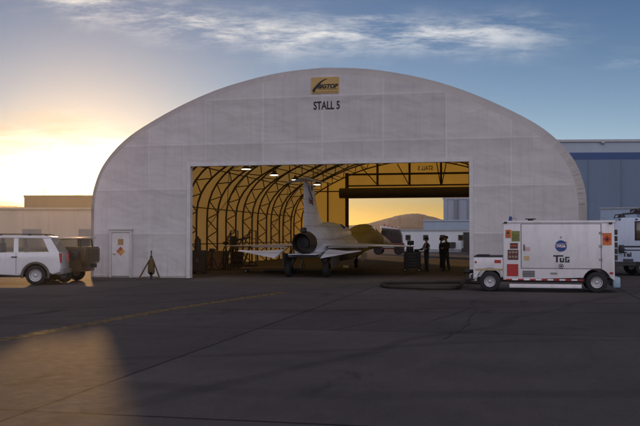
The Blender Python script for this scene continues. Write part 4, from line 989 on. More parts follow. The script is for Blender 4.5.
for y in (.35, 1.85):
    b.tube([(.5, y, HV - .02), (.55, y, HV + .16), (1.4, y, HV + .22), (3.2, y, HV + .22), (LV - .2, y, HV + .2)], .03, 6)
for x in (.9, 1.7, 2.6, 3.6): b.cyl((x, .35, HV + .22), (x, 1.85, HV + .22), .02, n=6)
b.build('roof_rack', M['dark_metal'], rv, smooth=40)
b = MB(); b.lathe([(0, .16), (.06, .17), (.16, .12), (.2, .0)], (.62, 1.0, HV - .01), (0, 0, 1), 16); b.build('roof_vent', M['dark_metal'], rv, smooth=40)
b = MB(); b.bbox((1.15, .55, HV + .245), (2.6, 1.6, HV + .42), .04); b.build('roof_box', M['dark_metal'], rv, smooth=30)
b = MB(); b.tube([(1.0, .8, HV + .24), (1.6, .8, HV + .62), (2.6, .85, HV + .38)], .03, 6); b.tube([(1.35, .8, HV + .24), (1.75, .8, HV + .5), (2.2, .8, HV + .24)], .02, 6); b.build('folded_arm', M['steel'], rv, smooth=40)

# ------------------------------------------------------------------ people
sk_m = pbr('skin_tone', (.34, .20, .14), .6, var=.08); hair_m = pbr('hair', (.02, .015, .012), .7, var=.2)
def skinned(name, chains, mat, parent, sub=2):
    """chains: list of [((x,y,z), r), ...]; a chain may begin at an existing joint by repeating its coordinates"""
    idx = {}; vs = []; rs = []; es = []
    for ch in chains:
        prev = None
        for p, r in ch:
            k = tuple(round(q, 4) for q in p)
            if k not in idx: idx[k] = len(vs); vs.append(p); rs.append(r)
            if prev is not None and prev != idx[k]: es.append((prev, idx[k]))
            prev = idx[k]
    me = bpy.data.meshes.new(name); me.from_pydata(vs, es, []); me.materials.append(mat)
    o = bpy.data.objects.new(name, me); COL.objects.link(o); o.parent = parent
    md = o.modifiers.new('skin', 'SKIN'); md.use_smooth_shade = True; md.branch_smoothing = .5
    sv = me.skin_vertices[0].data
    for i, r in enumerate(rs): sv[i].radius = r if isinstance(r, tuple) else (r, r); sv[i].use_root = (i == 0)
    ss = o.modifiers.new('subsurf', 'SUBSURF'); ss.levels = sub; ss.render_levels = sub
    return o
def hand_chains(w, d, s, curl=.5):
    """w wrist, d direction of the hand; five separate fingers rooted in the palm"""
    w = Vector(w); d = Vector(d).normalized(); f = Vector((0, -1, 0)); sd = d.cross(f).normalized() * s; nrm = sd.cross(d).normalized() * s
    palm = w + d * .085; out = [[(w[:], .022), ((w + d * .045)[:], (.036, .018)), (palm[:], (.036, .016))]]
    for i, (off, ln) in enumerate(((-.030, .058), (-.010, .072), (.010, .066), (.029, .052))):
        a = palm + sd * off; b_ = a + d * ln * .5 - nrm * ln * .12 * curl; c = b_ + d * ln * .34 - nrm * ln * .36 * curl
        out.append([(palm[:], (.036, .016)), ((a + d * .012)[:], .010), (b_[:], .009), (c[:], .008)])
    th = w + d * .035 - sd * .034; t2 = th + d * .035 - sd * .022; t3 = t2 + d * .03 - nrm * .01
    out.append([((w + d * .045)[:], (.036, .018)), (th[:], .012), (t2[:], .010), (t3[:], .009)])
    return out
def person(label, loc, rz, h, top_m, leg_m, arms, legs, hat=None, vest=None, lean=0.0, look=0):
    """local -y is the front; joints are for a 1.75 m figure and scaled to h"""
    k = h / 1.75; t = thing('person', label, 'person', loc, rz, 'people standing in the shelter'); t.scale = (k, k, k)
    def L_(z, y=0): return -lean * max(0, z - .95) + y
    pel = (0, L_(.95), .95); TB = .8; neck = (0, L_(1.47, .01), 1.47); sh = 1.40
    ch = [[(pel, (.115, .085)), ((0, L_(1.10), 1.10), (.105, .078)), ((0, L_(1.27), 1.27), (.13, .095)), ((0, L_(sh), sh), (.115, .088)), (neck, .058), ((0, L_(1.53, -.005), 1.53), .056)],
          [((0, L_(1.53, -.005), 1.53), .056), ((0, L_(1.585, -.02), 1.585), (.072, .085)), ((0, L_(1.66, -.01), 1.66), (.078, .096)), ((0, L_(1.725, .0), 1.725), (.058, .07))]]
    # face
    hy = L_(1.64)
    ch.append([((0, L_(1.585, -.02), 1.585), (.072, .085)), ((0, hy - .112, 1.622), .016), ((0, hy - .118, 1.60), .012)])
    hands = []; sleeves = []
    for s, (el, wr_, hd) in zip((-1, 1), arms):
        shd = (s * .175, L_(sh), sh - .01)
        ch.append([((0, L_(sh), sh), (.13, .10)), (shd, .068), (el, .045), (wr_, .028)]); ch += hand_chains(wr_, hd, s)
        sleeves.append([((0, L_(sh), sh), (.14, .115)), (shd, .082), (tuple((a * .5 + b_ * .5) for a, b_ in zip(shd, el)), .066), (el, .058), (tuple((a * .12 + b_ * .88) for a, b_ in zip(el, wr_)), .045)])
    lg = []
    for s, (kn, an, toe) in zip((-1, 1), legs):
        hip = (s * .095, L_(.90), .90)
        ch.append([(pel, (.145, .11)), (hip, .072), (kn, .050), (an, .034), ((an[0] + (toe[0] - an[0]) * .5, an[1] + (toe[1] - an[1]) * .5, .05), .040), (toe, .032)])
        lg.append([(pel, (.152, .122)), (hip, .104), (tuple((a + b_) / 2 for a, b_ in zip(hip, kn)), .088), (kn, .074), (tuple((a + b_) / 2 for a, b_ in zip(kn, an)), .072), ((an[0], an[1], an[2] - .01), .066)])
    body = skinned('body', ch, sk_m, t)
    skinned('jacket', [[((0, L_(.82), .82), (.168, .138)), ((0, L_(.95), .95), (.166, .134)), ((0, L_(1.10), 1.10), (.155, .122)), ((0, L_(1.27), 1.27), (.17, .132)), ((0, L_(sh), sh), (.14, .115)), ((0, L_(1.455, .012), 1.455), .075)]] + sleeves, top_m, t)
    skinned('trousers', [[((0, L_(1.06), 1.06), (.135, .105)), (pel, (.152, .122))]] + lg, leg_m, t)
    for s, (kn, an, toe) in zip((-1, 1), legs):
        d = Vector((toe[0] - an[0], toe[1] - an[1], 0)).normalized()
        b = MB(); hl = Vector((an[0], an[1], 0)) - d * .075; tp_ = Vector((toe[0], toe[1], 0)) + d * .04; sd = Vector((-d.y, d.x, 0))
        rr = []
        for q, w_, zz in ((0, .030, .085), (.12, .042, .105), (.38, .042, .115), (.6, .048, .085), (.85, .045, .06), (1, .022, .035)):
            c = hl.lerp(tp_, q); rr.append([(c + sd * a_ * w_ + Vector((0, 0, z_)))[:] for a_, z_ in ((-1, 0.002), (1, 0.002), (1, zz * .55), (.6, zz), (-.6, zz), (-1, zz * .55))])
        b.loft(rr); b.build('shoe', M['black'], t, smooth=60)
    b = MB(); hc = (0, hy + .008, 1.672)
    b.ball(hc, (.092, .112, .098), 9)
    hb = b.build('hair' if not hat else 'cap', hair_m if not hat else hat, t, smooth=60)
    if hat:
        b = MB(); b.prism([(-.07, hy - .07), (.07, hy - .07), (.06, hy - .17), (0, hy - .19), (-.06, hy - .17)], lambda a, c: (a, c, 1.675), lambda a, c: (a, c, 1.687)); b.build('cap_peak', hat, hb)
    else:
        bm = bmesh.new(); bm.from_mesh(hb.data)
        for v in bm.verts:
            if v.co.y < hy - .02 and v.co.z < 1.685: v.co.y = hy - .02 + (v.co.y - hy + .02) * .1
            if v.co.z < 1.62: v.co.z = 1.62
        bm.to_mesh(hb.data); bm.free()
    b = MB()
    for s in (-1, 1): b.ball((s * .032, hy - .092, 1.652), .012, 6)
    b.build('eye', M['black'], body)
    for s in (-1, 1): b = MB(); b.ball((s * .082, hy + .005, 1.635), (.012, .022, .032), 6); b.build('ear', sk_m, body)
    if vest:
        b = MB()
        for z0, z1 in ((1.12, 1.17),): 
            b.loft([ring_xy(.178, .142, L_(z0), z0), ring_xy(.178, .142, L_(z1), z1)])
        for s in (-1, 1): b.tube([(s * .10, L_(1.12) - .135, 1.12), (s * .105, L_(1.34) - .135, 1.34), (s * .11, L_(1.44), 1.468), (s * .105, L_(1.34) + .125, 1.34), (s * .10, L_(1.12) + .135, 1.12)], .022, 6)
        b.bbox((-.26, L_(1.36) - .03, 1.30), (-.15, L_(1.36) + .09, 1.45), .03)
        b.build('reflective_band', vest, t, smooth=60)
    return t
def ring_xy(a, c, y, z, n=20): return [(a * math.cos(2 * math.pi * i / n), y + c * math.sin(2 * math.pi * i / n), z) for i in range(n)]
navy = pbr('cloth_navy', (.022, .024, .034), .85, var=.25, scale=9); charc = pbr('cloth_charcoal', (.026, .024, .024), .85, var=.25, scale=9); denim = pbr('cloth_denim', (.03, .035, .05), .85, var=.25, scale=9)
band = pbr('reflective_silver', (.75, .75, .70), .35, .3, var=.05)
def gp(px, py): x, D = ground_at(px, py); return (x, D, 0)
stand = (((-.10, .0, .50), (-.12, .03, .09), (-.14, -.13, .03)), ((.10, -.02, .50), (.12, .0, .09), (.15, -.16, .03)))
wide = (((-.17, -.01, .50), (-.22, .03, .09), (-.27, -.12, .03)), ((.16, -.02, .50), (.22, .02, .09), (.28, -.13, .03)))
# man reaching to the tool cart on his right hand side (towards -x in the picture)
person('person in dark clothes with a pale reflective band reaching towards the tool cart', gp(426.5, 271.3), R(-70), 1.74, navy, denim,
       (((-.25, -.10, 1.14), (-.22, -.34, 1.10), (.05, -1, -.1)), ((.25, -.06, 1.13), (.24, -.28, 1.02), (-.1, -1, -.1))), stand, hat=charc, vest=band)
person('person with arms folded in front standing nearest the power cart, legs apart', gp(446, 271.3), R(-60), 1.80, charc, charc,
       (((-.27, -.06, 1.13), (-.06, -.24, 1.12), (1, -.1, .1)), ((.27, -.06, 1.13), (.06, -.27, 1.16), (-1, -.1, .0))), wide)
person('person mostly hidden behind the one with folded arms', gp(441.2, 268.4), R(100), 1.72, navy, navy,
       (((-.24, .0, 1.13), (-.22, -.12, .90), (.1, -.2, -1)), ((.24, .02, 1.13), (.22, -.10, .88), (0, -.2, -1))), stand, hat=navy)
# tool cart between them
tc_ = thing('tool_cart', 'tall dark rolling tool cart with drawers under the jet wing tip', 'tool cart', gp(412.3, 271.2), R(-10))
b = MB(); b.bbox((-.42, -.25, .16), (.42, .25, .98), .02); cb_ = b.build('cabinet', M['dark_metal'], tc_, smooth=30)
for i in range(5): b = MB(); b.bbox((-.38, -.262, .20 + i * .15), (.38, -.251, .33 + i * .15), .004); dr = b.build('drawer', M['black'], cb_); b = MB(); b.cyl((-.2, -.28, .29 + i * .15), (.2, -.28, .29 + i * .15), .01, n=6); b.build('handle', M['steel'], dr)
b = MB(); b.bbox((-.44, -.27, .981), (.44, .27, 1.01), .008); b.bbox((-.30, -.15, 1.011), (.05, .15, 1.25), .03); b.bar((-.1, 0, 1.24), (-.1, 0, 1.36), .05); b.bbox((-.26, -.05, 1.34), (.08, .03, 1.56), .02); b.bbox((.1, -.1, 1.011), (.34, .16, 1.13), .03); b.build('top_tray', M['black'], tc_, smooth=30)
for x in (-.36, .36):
    for y in (-.2, .2): wheel(tc_, (x, y, .07), .07, .04, (0, -1, 0), .5, 'caster', None, 3)
# ------------------------------------------------------------------ far hills
def hills(name, D, pts, col, depth, seed):
    rn3 = random.Random(seed); m_ = MB(); P = smooth_path(pts, 7); rows = []
    for fr, hk in ((-1.0, 0.0), (-.7, .22), (-.45, .45), (-.2, .78), (0, 1.0), (.35, .7), (.8, 0)):
        row = []
        for px, py in P:
            x = (px - 320) / F * D; z = max(0, EYE + (237 - py) / F * D)
            j = rn3.uniform(-.10, .10) if 0 < hk < 1 else (rn3.uniform(-.012, .012) if hk == 1 else 0)
            row.append((x * (1 + fr * depth / D) , D + fr * depth, z * max(0, hk + j) - (2 if hk == 0 else 0)))
        rows.append(row)
    n = len(P); m_.add([p for r_ in rows for p in r_], [(i * n + j, i * n + j + 1, (i + 1) * n + j + 1, (i + 1) * n + j) for i in range(len(rows) - 1) for j in range(n - 1)])
    tag(m_.build(name, pbr(name + '_scrub', col, .95, var=.3, scale=.01, bump=.3, bscale=.05), smooth=60), kind='structure')
hills('mountains', 2200, [(-420, 214), (-200, 213), (-60, 213), (0, 214), (24, 215), (90, 217), (180, 220), (290, 224.5), (345, 225.5), (368, 223.3), (385, 219), (398, 215.6), (412, 213.6), (421, 214), (434, 217.2), (450, 221), (480, 224), (560, 226), (700, 223), (950, 216)], (.15, .12, .115), 330, 4)
hills('foothills', 1500, [(-500, 212), (-250, 206), (-100, 207), (-30, 205.3), (10, 205.5), (30, 208), (60, 214), (120, 224), (200, 231), (300, 232), (352, 231.5), (374, 230.5), (388, 228.3), (402, 226.4), (420, 225.8), (440, 227), (470, 229), (540, 231), (700, 232), (900, 230)], (.14, .105, .08), 160, 9)

# ------------------------------------------------------------------ buildings beyond
def wall_mat(name, col, w=1.2): 
    return pbr(name, col, .6, var=.07, scale=.4, dirt=.18, bump=.15, bscale=.9, stretch=(w, w, .05))
def bpx(D, px0, px1, py): x0, z = side_at(px0, py, D); x1, _ = side_at(px1, py, D); return x0, x1, z
def block(par, name, x0, x1, y0, y1, z0, z1, mat): return MB().box((x0, y0, z0), (x1, y1, z1)).build(name, mat, par)
# long low building behind the vehicles on the left
D = 150; x0, x1, z1 = bpx(D, -120, 128, 207.5)
t = thing('long_building', 'long pale flat roofed building behind the white vehicle on the left', 'building', (x0, D, 0))
cwall = wall_mat('glare_tan_siding', (.58, .48, .36))  # siding and roof edge carry the golden sun glare in their tan colour
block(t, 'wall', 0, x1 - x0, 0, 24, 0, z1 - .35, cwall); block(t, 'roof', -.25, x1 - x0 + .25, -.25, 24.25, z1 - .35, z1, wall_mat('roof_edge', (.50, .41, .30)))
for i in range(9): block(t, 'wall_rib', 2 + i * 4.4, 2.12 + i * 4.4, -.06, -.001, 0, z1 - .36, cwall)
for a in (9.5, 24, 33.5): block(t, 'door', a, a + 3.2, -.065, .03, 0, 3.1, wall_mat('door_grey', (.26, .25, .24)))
D = 200; x0, x1, z1 = bpx(D, 24, 104, 197.5)
t = thing('brown_building', 'taller dark flat roofed building rising behind the long pale one under the sun', 'building', (x0, D, 0))
bw = wall_mat('brown_siding', (.30, .20, .11)); bh = MB().box((0, 0, 0), (x1 - x0, 30, z1)).build('wall', bw, t)  # golden sun glare also warmed into this brown
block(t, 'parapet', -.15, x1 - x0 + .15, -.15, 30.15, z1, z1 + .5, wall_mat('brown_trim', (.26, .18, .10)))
for a, b_, h_ in ((9.5, 11.5, .35),): block(t, 'roof_unit', a, b_, 6, 9, z1 + .501, z1 + .5 + h_, M['grey_paint'])
b = MB(); b.cyl((3.2, 4, z1 + .5), (3.2, 4, z1 + 2.4), .05, n=6); b.cyl((8, 5, z1 + .5), (8, 5, z1 + 2.0), .04, n=6); b.build('mast', M['dark_metal'], t)
# large hangar on the right
D = 112; x0, x1, z1 = bpx(D, 556, 860, 139.5); zs1 = side_at(0, 152.5, D)[1]; zs0 = side_at(0, 159.5, D)[1]
t = thing('large_hangar', 'huge blue grey hangar building with a dark blue stripe behind the right side', 'hangar', (x0, D, 0), R(-3))
hw = wall_mat('blue_grey_siding', (.135, .195, .28), .8); W_ = x1 - x0
block(t, 'wall', 0, W_, 0, 60, 0, zs0, hw); block(t, 'stripe', -.01, W_ + .01, -.02, 60, zs0 + .001, zs1, pbr('stripe_blue', (.03, .075, .21), .5, var=.06))
block(t, 'upper_wall', 0, W_, 0, 60, zs1 + .001, z1 - .3, wall_mat('upper_siding', (.36, .43, .50), .8)); block(t, 'roof_edge', -.2, W_ + .2, -.2, 60.2, z1 - .299, z1, pbr('roof_trim', (.42, .44, .46), .5))
for i in range(9): 
    a = 4 + i * 4.1; b = MB(); b.box((a, -.05, .0), (a + .14, -.001, zs0 - .05)); b.build('downpipe' if i % 3 == 0 else 'wall_rib', pbr('rib_paint', (.12, .175, .255), .5), t)
b = MB(); b.bbox((5.6, -.35, zs1 + 1.1), (6.1, -.01, zs1 + 1.35), .03); b.build('wall_lamp', M['grey_paint'], t)
block(t, 'door', 12, 24, -.06, -.001, 0, 9.5, wall_mat('hangar_door', (.125, .18, .26), 2))
D = 95; x0, x1, z1 = bpx(D, 600.5, 616, 207.5)
t = thing('plant_room', 'small pale flat roofed plant room in front of the big blue grey hangar', 'building', (x0, D, 0), R(-20))
block(t, 'wall', 0, x1 - x0 + 2, 0, 5, 0, z1 - .15, wall_mat('plant_siding', (.30, .40, .52))); block(t, 'roof', -.1, x1 - x0 + 2.1, -.1, 5.1, z1 - .149, z1, M['grey_paint'])
block(t, 'door', .3, 1.2, -.05, -.001, 0, 2.1, M['grey_paint']); b = MB(); 
for i in range(6): b.box((1.5, -.06, 2.7 + i * .2), (2.8, -.001, 2.82 + i * .2))
b.build('louvre', M['dark_metal'], t)
# white office row seen through the shelter
D = 104; x0, x1, z1 = bpx(D, 399, 520, 229.8)
t = thing('office_trailer', 'long white portable office with small windows seen through the far opening of the shelter', 'building', (x0, D, 0), R(-7))
ow = wall_mat('office_siding', (.64, .69, .71), 2.5); block(t, 'wall', 0, x1 - x0, 0, 4, .3, z1 - .12, ow)
block(t, 'roof', -.12, x1 - x0 + .12, -.12, 4.12, z1 - .119, z1 + .03, wall_mat('office_roof', (.34, .38, .40)))
block(t, 'skirting', .05, x1 - x0 - .05, .05, 3.95, 0, .299, M['grey_paint'])
for px in (408, 425.5, 442, 460, 480, 497):
    x = side_at(px, 237, D)[0] - x0; f_ = block(t, 'window', x - .30, x + .30, -.05, .02, 1.36, 2.0, pbr('frame_brown', (.16, .12, .08), .5)); block(f_, 'pane', x - .24, x + .24, -.06, -.0505, 1.42, 1.94, M['window'])
x = side_at(466, 240, D)[0] - x0; dd = block(t, 'door', x - .42, x + .42, -.06, .02, .45, 2.3, M['dark_metal'])
b = MB()
for i in range(3): b.box((x - .6, -.95 - .0 + i * .28, 0), (x + .6, -.95 + (i + 1) * .28 - .001, .15 * (i + 1)))
for s in (-.58, .58): b.bar((x + s, -.9, .1), (x + s, -.9, 1.0), .04); b.bar((x + s, -.15, .45), (x + s, -.15, 1.4), .04); b.bar((x + s, -.9, 1.0), (x + s, -.15, 1.4), .04)
b.build('steps', M['dark_metal'], t)
b = MB(); b.bbox((x - 2.2, -.5, 0.5), (x - 1.3, -.051, 1.15), .03); b.build('cooling_unit', M['dark_metal'], t)
D = 210; x0, x1, z1 = bpx(D, 423.5, 520, 220)
t = thing('pale_blue_building', 'low pale blue building standing behind the white portable office', 'building', (x0, D, 0), R(-11))
block(t, 'wall', 0, x1 - x0, 0, 20, 0, z1 - .3, wall_mat('pale_blue_siding', (.36, .46, .56))); block(t, 'roof', -.2, x1 - x0 + .2, -.2, 20.2, z1 - .299, z1, wall_mat('pale_blue_trim', (.42, .50, .58)))
for a in (2, 7, 12): block(t, 'door', a, a + 3, -.06, -.001, 0, 3.6, wall_mat('pale_blue_door', (.28, .36, .45), 2))
D = 250; x0, x1, z1 = bpx(D, 443.5, 500, 198)
t = thing('tall_hangar', 'tall grey blue hangar block with vertical ribs behind the pale blue building', 'hangar', (x0, D, 0), R(-12))
block(t, 'wall', 0, x1 - x0, 0, 40, 0, z1 - .4, wall_mat('grey_blue_siding', (.30, .35, .42))); block(t, 'roof', -.2, x1 - x0 + .2, -.2, 40.2, z1 - .399, z1 + 1.2, wall_mat('grey_blue_trim', (.34, .38, .44)))
for a, w_, cc in ((.0, 1.0, .36), (3.0, 1.0, .20), (4.1, .25, .24), (6.6, .5, .24), (9.5, .5, .24), (13, .5, .24)): b = MB(); b.box((a + .02, -.25, 0), (a + w_, -.001, z1 - .41)); b.build('rib', wall_mat('rib_%d' % int(cc * 100), (cc * .85, cc, cc * 1.2)), t)
# dark truck on the apron beyond
D = 88; x0, x1, zt_ = bpx(D, 373, 403, 225)
t = thing('utility_truck', 'dark red utility truck with a white roof seen beyond the jet nose', 'truck', (x0, D, 0), R(-9))
k_ = (x1 - x0); mr = M['maroon']
b = MB(); b.bbox((0, 0, .55), (k_, 2.3, 1.15), .06); tb2 = b.build('body', mr, t, smooth=30)
b = MB(); b.prism([(k_ * .22, 1.151), (k_ * .95, 1.151), (k_ * .93, 1.9), (k_ * .86, 2.45), (k_ * .28, 2.62), (k_ * .23, 2.0)], lambda a, c: (a, .1, c), lambda a, c: (a, 2.2, c), .05); cabb = b.build('cab', pbr('truck_dark', (.045, .03, .03), .5), t, smooth=30)
b = MB(); b.prism([(k_ * .24, 2.63), (k_ * .82, 2.50), (k_ * .86, 2.58), (k_ * .34, 2.86), (k_ * .25, 2.84)], lambda a, c: (a, .06, c), lambda a, c: (a, 2.24, c), .02); b.build('roof', M['white_paint'], t, smooth=30)
b = MB(); b.box((k_ * .30, .07, 1.95), (k_ * .52, .098, 2.42)); b.box((k_ * .56, .07, 1.95), (k_ * .82, .098, 2.30)); b.build('side_window', M['window'], cabb)
b = MB(); b.bbox((k_ * .33, -.03, .68), (k_ * .70, -.001, .98), .02); b.build('side_panel', pbr('truck_grey', (.36, .36, .35), .5), tb2)
b = MB(); 
for i in range(4): b.cyl((k_ * (.35 + .13 * i), 1.1, 2.80 - .09 * i), (k_ * (.35 + .13 * i), 1.1, 2.98 - .09 * i), .09, n=10)
b.build('beacon', M['red'], t)
for x in (k_ * .16, k_ * .84):
    for y, s in ((.1, -1), (2.2, 1)): wheel(t, (x, y, .45), .45, .3, (0, s, 0), .5, 'wheel', M['dark_metal'])

# ------------------------------------------------------------------ things on the shelter floor, left side
def hl(s, w): # shelter floor coordinates to the world
    return (HC[0] + math.cos(TH) * s - math.sin(TH) * w, HC[1] + math.sin(TH) * s + math.cos(TH) * w, 0)
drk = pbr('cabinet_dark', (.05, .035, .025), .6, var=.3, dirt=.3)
def gpx(px, py): return (*ground_at(px, py), 0)
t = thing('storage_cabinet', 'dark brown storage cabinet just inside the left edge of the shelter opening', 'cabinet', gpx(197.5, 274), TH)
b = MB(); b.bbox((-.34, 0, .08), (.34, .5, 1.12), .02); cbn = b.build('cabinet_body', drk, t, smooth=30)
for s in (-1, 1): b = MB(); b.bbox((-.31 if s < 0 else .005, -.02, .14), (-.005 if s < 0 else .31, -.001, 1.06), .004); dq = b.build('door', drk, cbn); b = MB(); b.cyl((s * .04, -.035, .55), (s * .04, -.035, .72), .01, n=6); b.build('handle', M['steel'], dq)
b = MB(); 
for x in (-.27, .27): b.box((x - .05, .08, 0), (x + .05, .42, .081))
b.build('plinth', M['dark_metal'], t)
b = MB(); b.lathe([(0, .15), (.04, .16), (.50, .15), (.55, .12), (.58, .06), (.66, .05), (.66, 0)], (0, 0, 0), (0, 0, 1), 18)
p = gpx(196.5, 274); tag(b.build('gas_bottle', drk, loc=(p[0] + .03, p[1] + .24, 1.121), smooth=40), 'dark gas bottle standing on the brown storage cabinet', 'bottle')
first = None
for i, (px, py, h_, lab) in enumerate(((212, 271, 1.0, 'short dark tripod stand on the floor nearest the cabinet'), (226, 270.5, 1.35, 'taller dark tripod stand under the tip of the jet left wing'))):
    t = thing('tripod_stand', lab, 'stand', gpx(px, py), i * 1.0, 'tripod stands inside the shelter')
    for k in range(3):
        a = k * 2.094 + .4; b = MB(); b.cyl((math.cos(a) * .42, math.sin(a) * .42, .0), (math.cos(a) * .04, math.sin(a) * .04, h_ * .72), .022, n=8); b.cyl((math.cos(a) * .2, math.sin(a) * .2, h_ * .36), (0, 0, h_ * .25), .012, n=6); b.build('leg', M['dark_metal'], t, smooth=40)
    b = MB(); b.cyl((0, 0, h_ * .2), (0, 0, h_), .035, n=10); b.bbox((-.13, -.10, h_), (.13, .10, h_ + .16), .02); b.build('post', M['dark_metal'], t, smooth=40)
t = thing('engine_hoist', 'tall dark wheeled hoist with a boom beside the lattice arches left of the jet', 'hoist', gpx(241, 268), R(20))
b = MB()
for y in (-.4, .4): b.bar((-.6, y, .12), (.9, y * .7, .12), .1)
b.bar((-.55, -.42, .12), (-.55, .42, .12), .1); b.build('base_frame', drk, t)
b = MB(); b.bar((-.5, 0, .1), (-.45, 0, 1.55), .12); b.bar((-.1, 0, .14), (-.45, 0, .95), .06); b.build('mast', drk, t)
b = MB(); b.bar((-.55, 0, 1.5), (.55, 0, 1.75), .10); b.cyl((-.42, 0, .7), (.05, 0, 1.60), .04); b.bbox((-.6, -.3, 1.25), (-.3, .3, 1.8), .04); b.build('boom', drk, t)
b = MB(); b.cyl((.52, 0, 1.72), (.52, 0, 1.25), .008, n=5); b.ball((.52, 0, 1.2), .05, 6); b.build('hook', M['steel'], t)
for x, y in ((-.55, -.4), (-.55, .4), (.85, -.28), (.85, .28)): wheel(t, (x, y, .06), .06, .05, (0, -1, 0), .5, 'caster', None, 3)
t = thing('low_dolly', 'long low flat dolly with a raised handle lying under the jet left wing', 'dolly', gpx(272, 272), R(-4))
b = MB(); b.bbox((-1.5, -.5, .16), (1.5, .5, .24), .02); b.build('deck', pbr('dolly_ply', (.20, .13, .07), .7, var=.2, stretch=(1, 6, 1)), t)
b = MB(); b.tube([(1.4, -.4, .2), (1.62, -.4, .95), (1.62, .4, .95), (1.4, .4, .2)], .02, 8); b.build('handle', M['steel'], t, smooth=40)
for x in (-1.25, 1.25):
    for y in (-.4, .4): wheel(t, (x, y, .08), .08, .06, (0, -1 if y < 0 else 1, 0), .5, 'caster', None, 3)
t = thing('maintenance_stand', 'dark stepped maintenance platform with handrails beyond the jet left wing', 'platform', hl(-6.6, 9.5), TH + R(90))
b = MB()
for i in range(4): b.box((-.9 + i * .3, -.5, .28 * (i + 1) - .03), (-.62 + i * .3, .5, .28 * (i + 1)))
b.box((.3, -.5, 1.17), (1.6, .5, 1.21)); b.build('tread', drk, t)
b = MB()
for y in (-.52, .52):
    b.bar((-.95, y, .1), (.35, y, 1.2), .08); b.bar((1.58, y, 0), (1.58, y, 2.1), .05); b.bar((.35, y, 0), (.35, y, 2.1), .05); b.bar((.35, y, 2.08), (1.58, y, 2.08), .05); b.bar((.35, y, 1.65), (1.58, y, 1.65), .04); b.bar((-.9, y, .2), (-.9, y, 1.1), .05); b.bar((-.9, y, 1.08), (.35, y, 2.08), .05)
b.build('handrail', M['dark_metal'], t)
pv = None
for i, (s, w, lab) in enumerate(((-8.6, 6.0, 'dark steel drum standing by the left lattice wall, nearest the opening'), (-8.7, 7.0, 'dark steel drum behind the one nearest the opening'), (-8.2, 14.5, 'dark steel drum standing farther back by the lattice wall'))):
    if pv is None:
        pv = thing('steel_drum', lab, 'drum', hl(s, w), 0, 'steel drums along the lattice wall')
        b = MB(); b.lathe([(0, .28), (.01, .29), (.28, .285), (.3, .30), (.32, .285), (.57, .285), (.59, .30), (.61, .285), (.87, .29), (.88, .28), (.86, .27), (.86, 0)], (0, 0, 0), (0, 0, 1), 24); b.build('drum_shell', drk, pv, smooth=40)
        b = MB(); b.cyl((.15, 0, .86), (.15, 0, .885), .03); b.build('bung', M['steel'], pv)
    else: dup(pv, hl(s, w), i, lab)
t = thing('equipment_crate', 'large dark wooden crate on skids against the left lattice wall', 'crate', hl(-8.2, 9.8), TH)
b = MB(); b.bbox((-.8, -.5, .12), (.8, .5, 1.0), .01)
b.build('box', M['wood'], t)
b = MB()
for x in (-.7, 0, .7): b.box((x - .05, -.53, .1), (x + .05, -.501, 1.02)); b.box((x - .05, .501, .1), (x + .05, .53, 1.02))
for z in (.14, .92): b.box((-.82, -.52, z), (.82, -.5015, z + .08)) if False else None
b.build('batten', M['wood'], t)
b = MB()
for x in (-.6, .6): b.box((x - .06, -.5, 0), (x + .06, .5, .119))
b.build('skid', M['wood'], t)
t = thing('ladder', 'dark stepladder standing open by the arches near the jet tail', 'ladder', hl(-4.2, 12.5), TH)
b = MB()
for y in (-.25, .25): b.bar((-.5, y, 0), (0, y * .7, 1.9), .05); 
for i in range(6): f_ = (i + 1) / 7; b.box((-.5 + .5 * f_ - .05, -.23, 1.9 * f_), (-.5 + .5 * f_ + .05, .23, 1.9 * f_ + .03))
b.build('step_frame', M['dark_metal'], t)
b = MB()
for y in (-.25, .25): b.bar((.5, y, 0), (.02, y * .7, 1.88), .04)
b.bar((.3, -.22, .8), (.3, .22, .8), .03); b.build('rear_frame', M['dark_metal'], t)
t = thing('tow_bar', 'dark aircraft tow bar lying on the floor under the jet', 'tow bar', gpx(296, 273.5), R(-14))
b = MB(); b.cyl((-1.6, 0, .12), (1.5, 0, .12), .05); b.build('bar', M['dark_metal'], t, smooth=40)
b = MB(); b.tube([(1.45, 0, .12), (1.7, .16, .12), (1.95, .14, .16)], .03, 6); b.tube([(1.45, 0, .12), (1.7, -.16, .12), (1.95, -.14, .16)], .03, 6); b.build('fork', M['dark_metal'], t)
wheel(t, (-.2, .14, .12), .12, .07, (0, 1, 0), .5, 'caster', None, 3); wheel(t, (-.2, -.14, .12), .12, .07, (0, -1, 0), .5, 'caster', None, 3)
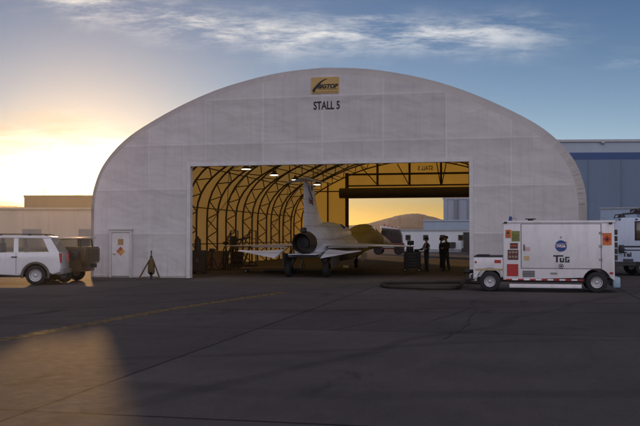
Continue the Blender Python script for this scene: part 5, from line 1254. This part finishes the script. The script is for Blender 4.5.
# ------------------------------------------------------------------ covered jack outside the door
p = gpx(151.5, 280.0); t = thing('aircraft_jack', 'brown covered tripod jack with a thin top post by the white wall', 'jack', p, R(10))
cov = pbr('jack_cover', (.11, .07, .022), .8, var=.3, scale=4)
b = MB(); rr = []
rnj = random.Random(2)
for z, r_ in ((.28, .115), (.32, .13), (.5, .125), (.68, .115), (.82, .09), (.90, .05)):
    rr.append([(math.cos(2 * math.pi * i / 18) * r_ * (1 + .10 * math.sin(i * 2.1 + z * 3)), math.sin(2 * math.pi * i / 18) * r_ * (1 + .10 * math.cos(i * 1.7)), z - (.0 if z > .3 else .06 * math.sin(i * 1.3))) for i in range(18)])
b.loft(rr); b.build('cover', cov, t, smooth=60)
b = MB(); b.cyl((0, 0, .08), (0, 0, .98), .05); b.cyl((0, 0, .98), (0, 0, 1.16), .022); b.ball((0, 0, 1.17), .032, 6); b.build('ram', M['dark_metal'], t, smooth=40)
for k, a in enumerate((math.pi * 1.02, -.25, math.pi * .5)):
    ln = .50 if k == 0 else .36
    b = MB(); b.cyl((math.cos(a) * ln, math.sin(a) * ln, .04), (math.cos(a) * .08, math.sin(a) * .08, .80), .032, .028, n=8); b.cyl((math.cos(a) * ln * .95, math.sin(a) * ln * .95, .10), (0, 0, .14), .016, n=6); lg_ = b.build('leg', cov, t, smooth=40)
    b = MB(); b.cyl((math.cos(a) * ln, math.sin(a) * ln, 0), (math.cos(a) * ln, math.sin(a) * ln, .045), .075, .05, n=14); b.build('foot', M['dark_metal'], lg_, smooth=40)

# ------------------------------------------------------------------ dusty evening air
if HAZE:
    m, nt, N, L = nodes('evening_air'); out = N.new('ShaderNodeOutputMaterial'); v = N.new('ShaderNodeVolumePrincipled')
    v.inputs['Color'].default_value = (*HAZE_COL, 1); v.inputs['Density'].default_value = HAZE; v.inputs['Anisotropy'].default_value = HAZE_G
    L.new(v.outputs[0], out.inputs['Volume'])
    o = MB().box((-2700, -2700, -4), (2700, 2700, 66)).build('haze', m); tag(o, kind='stuff')
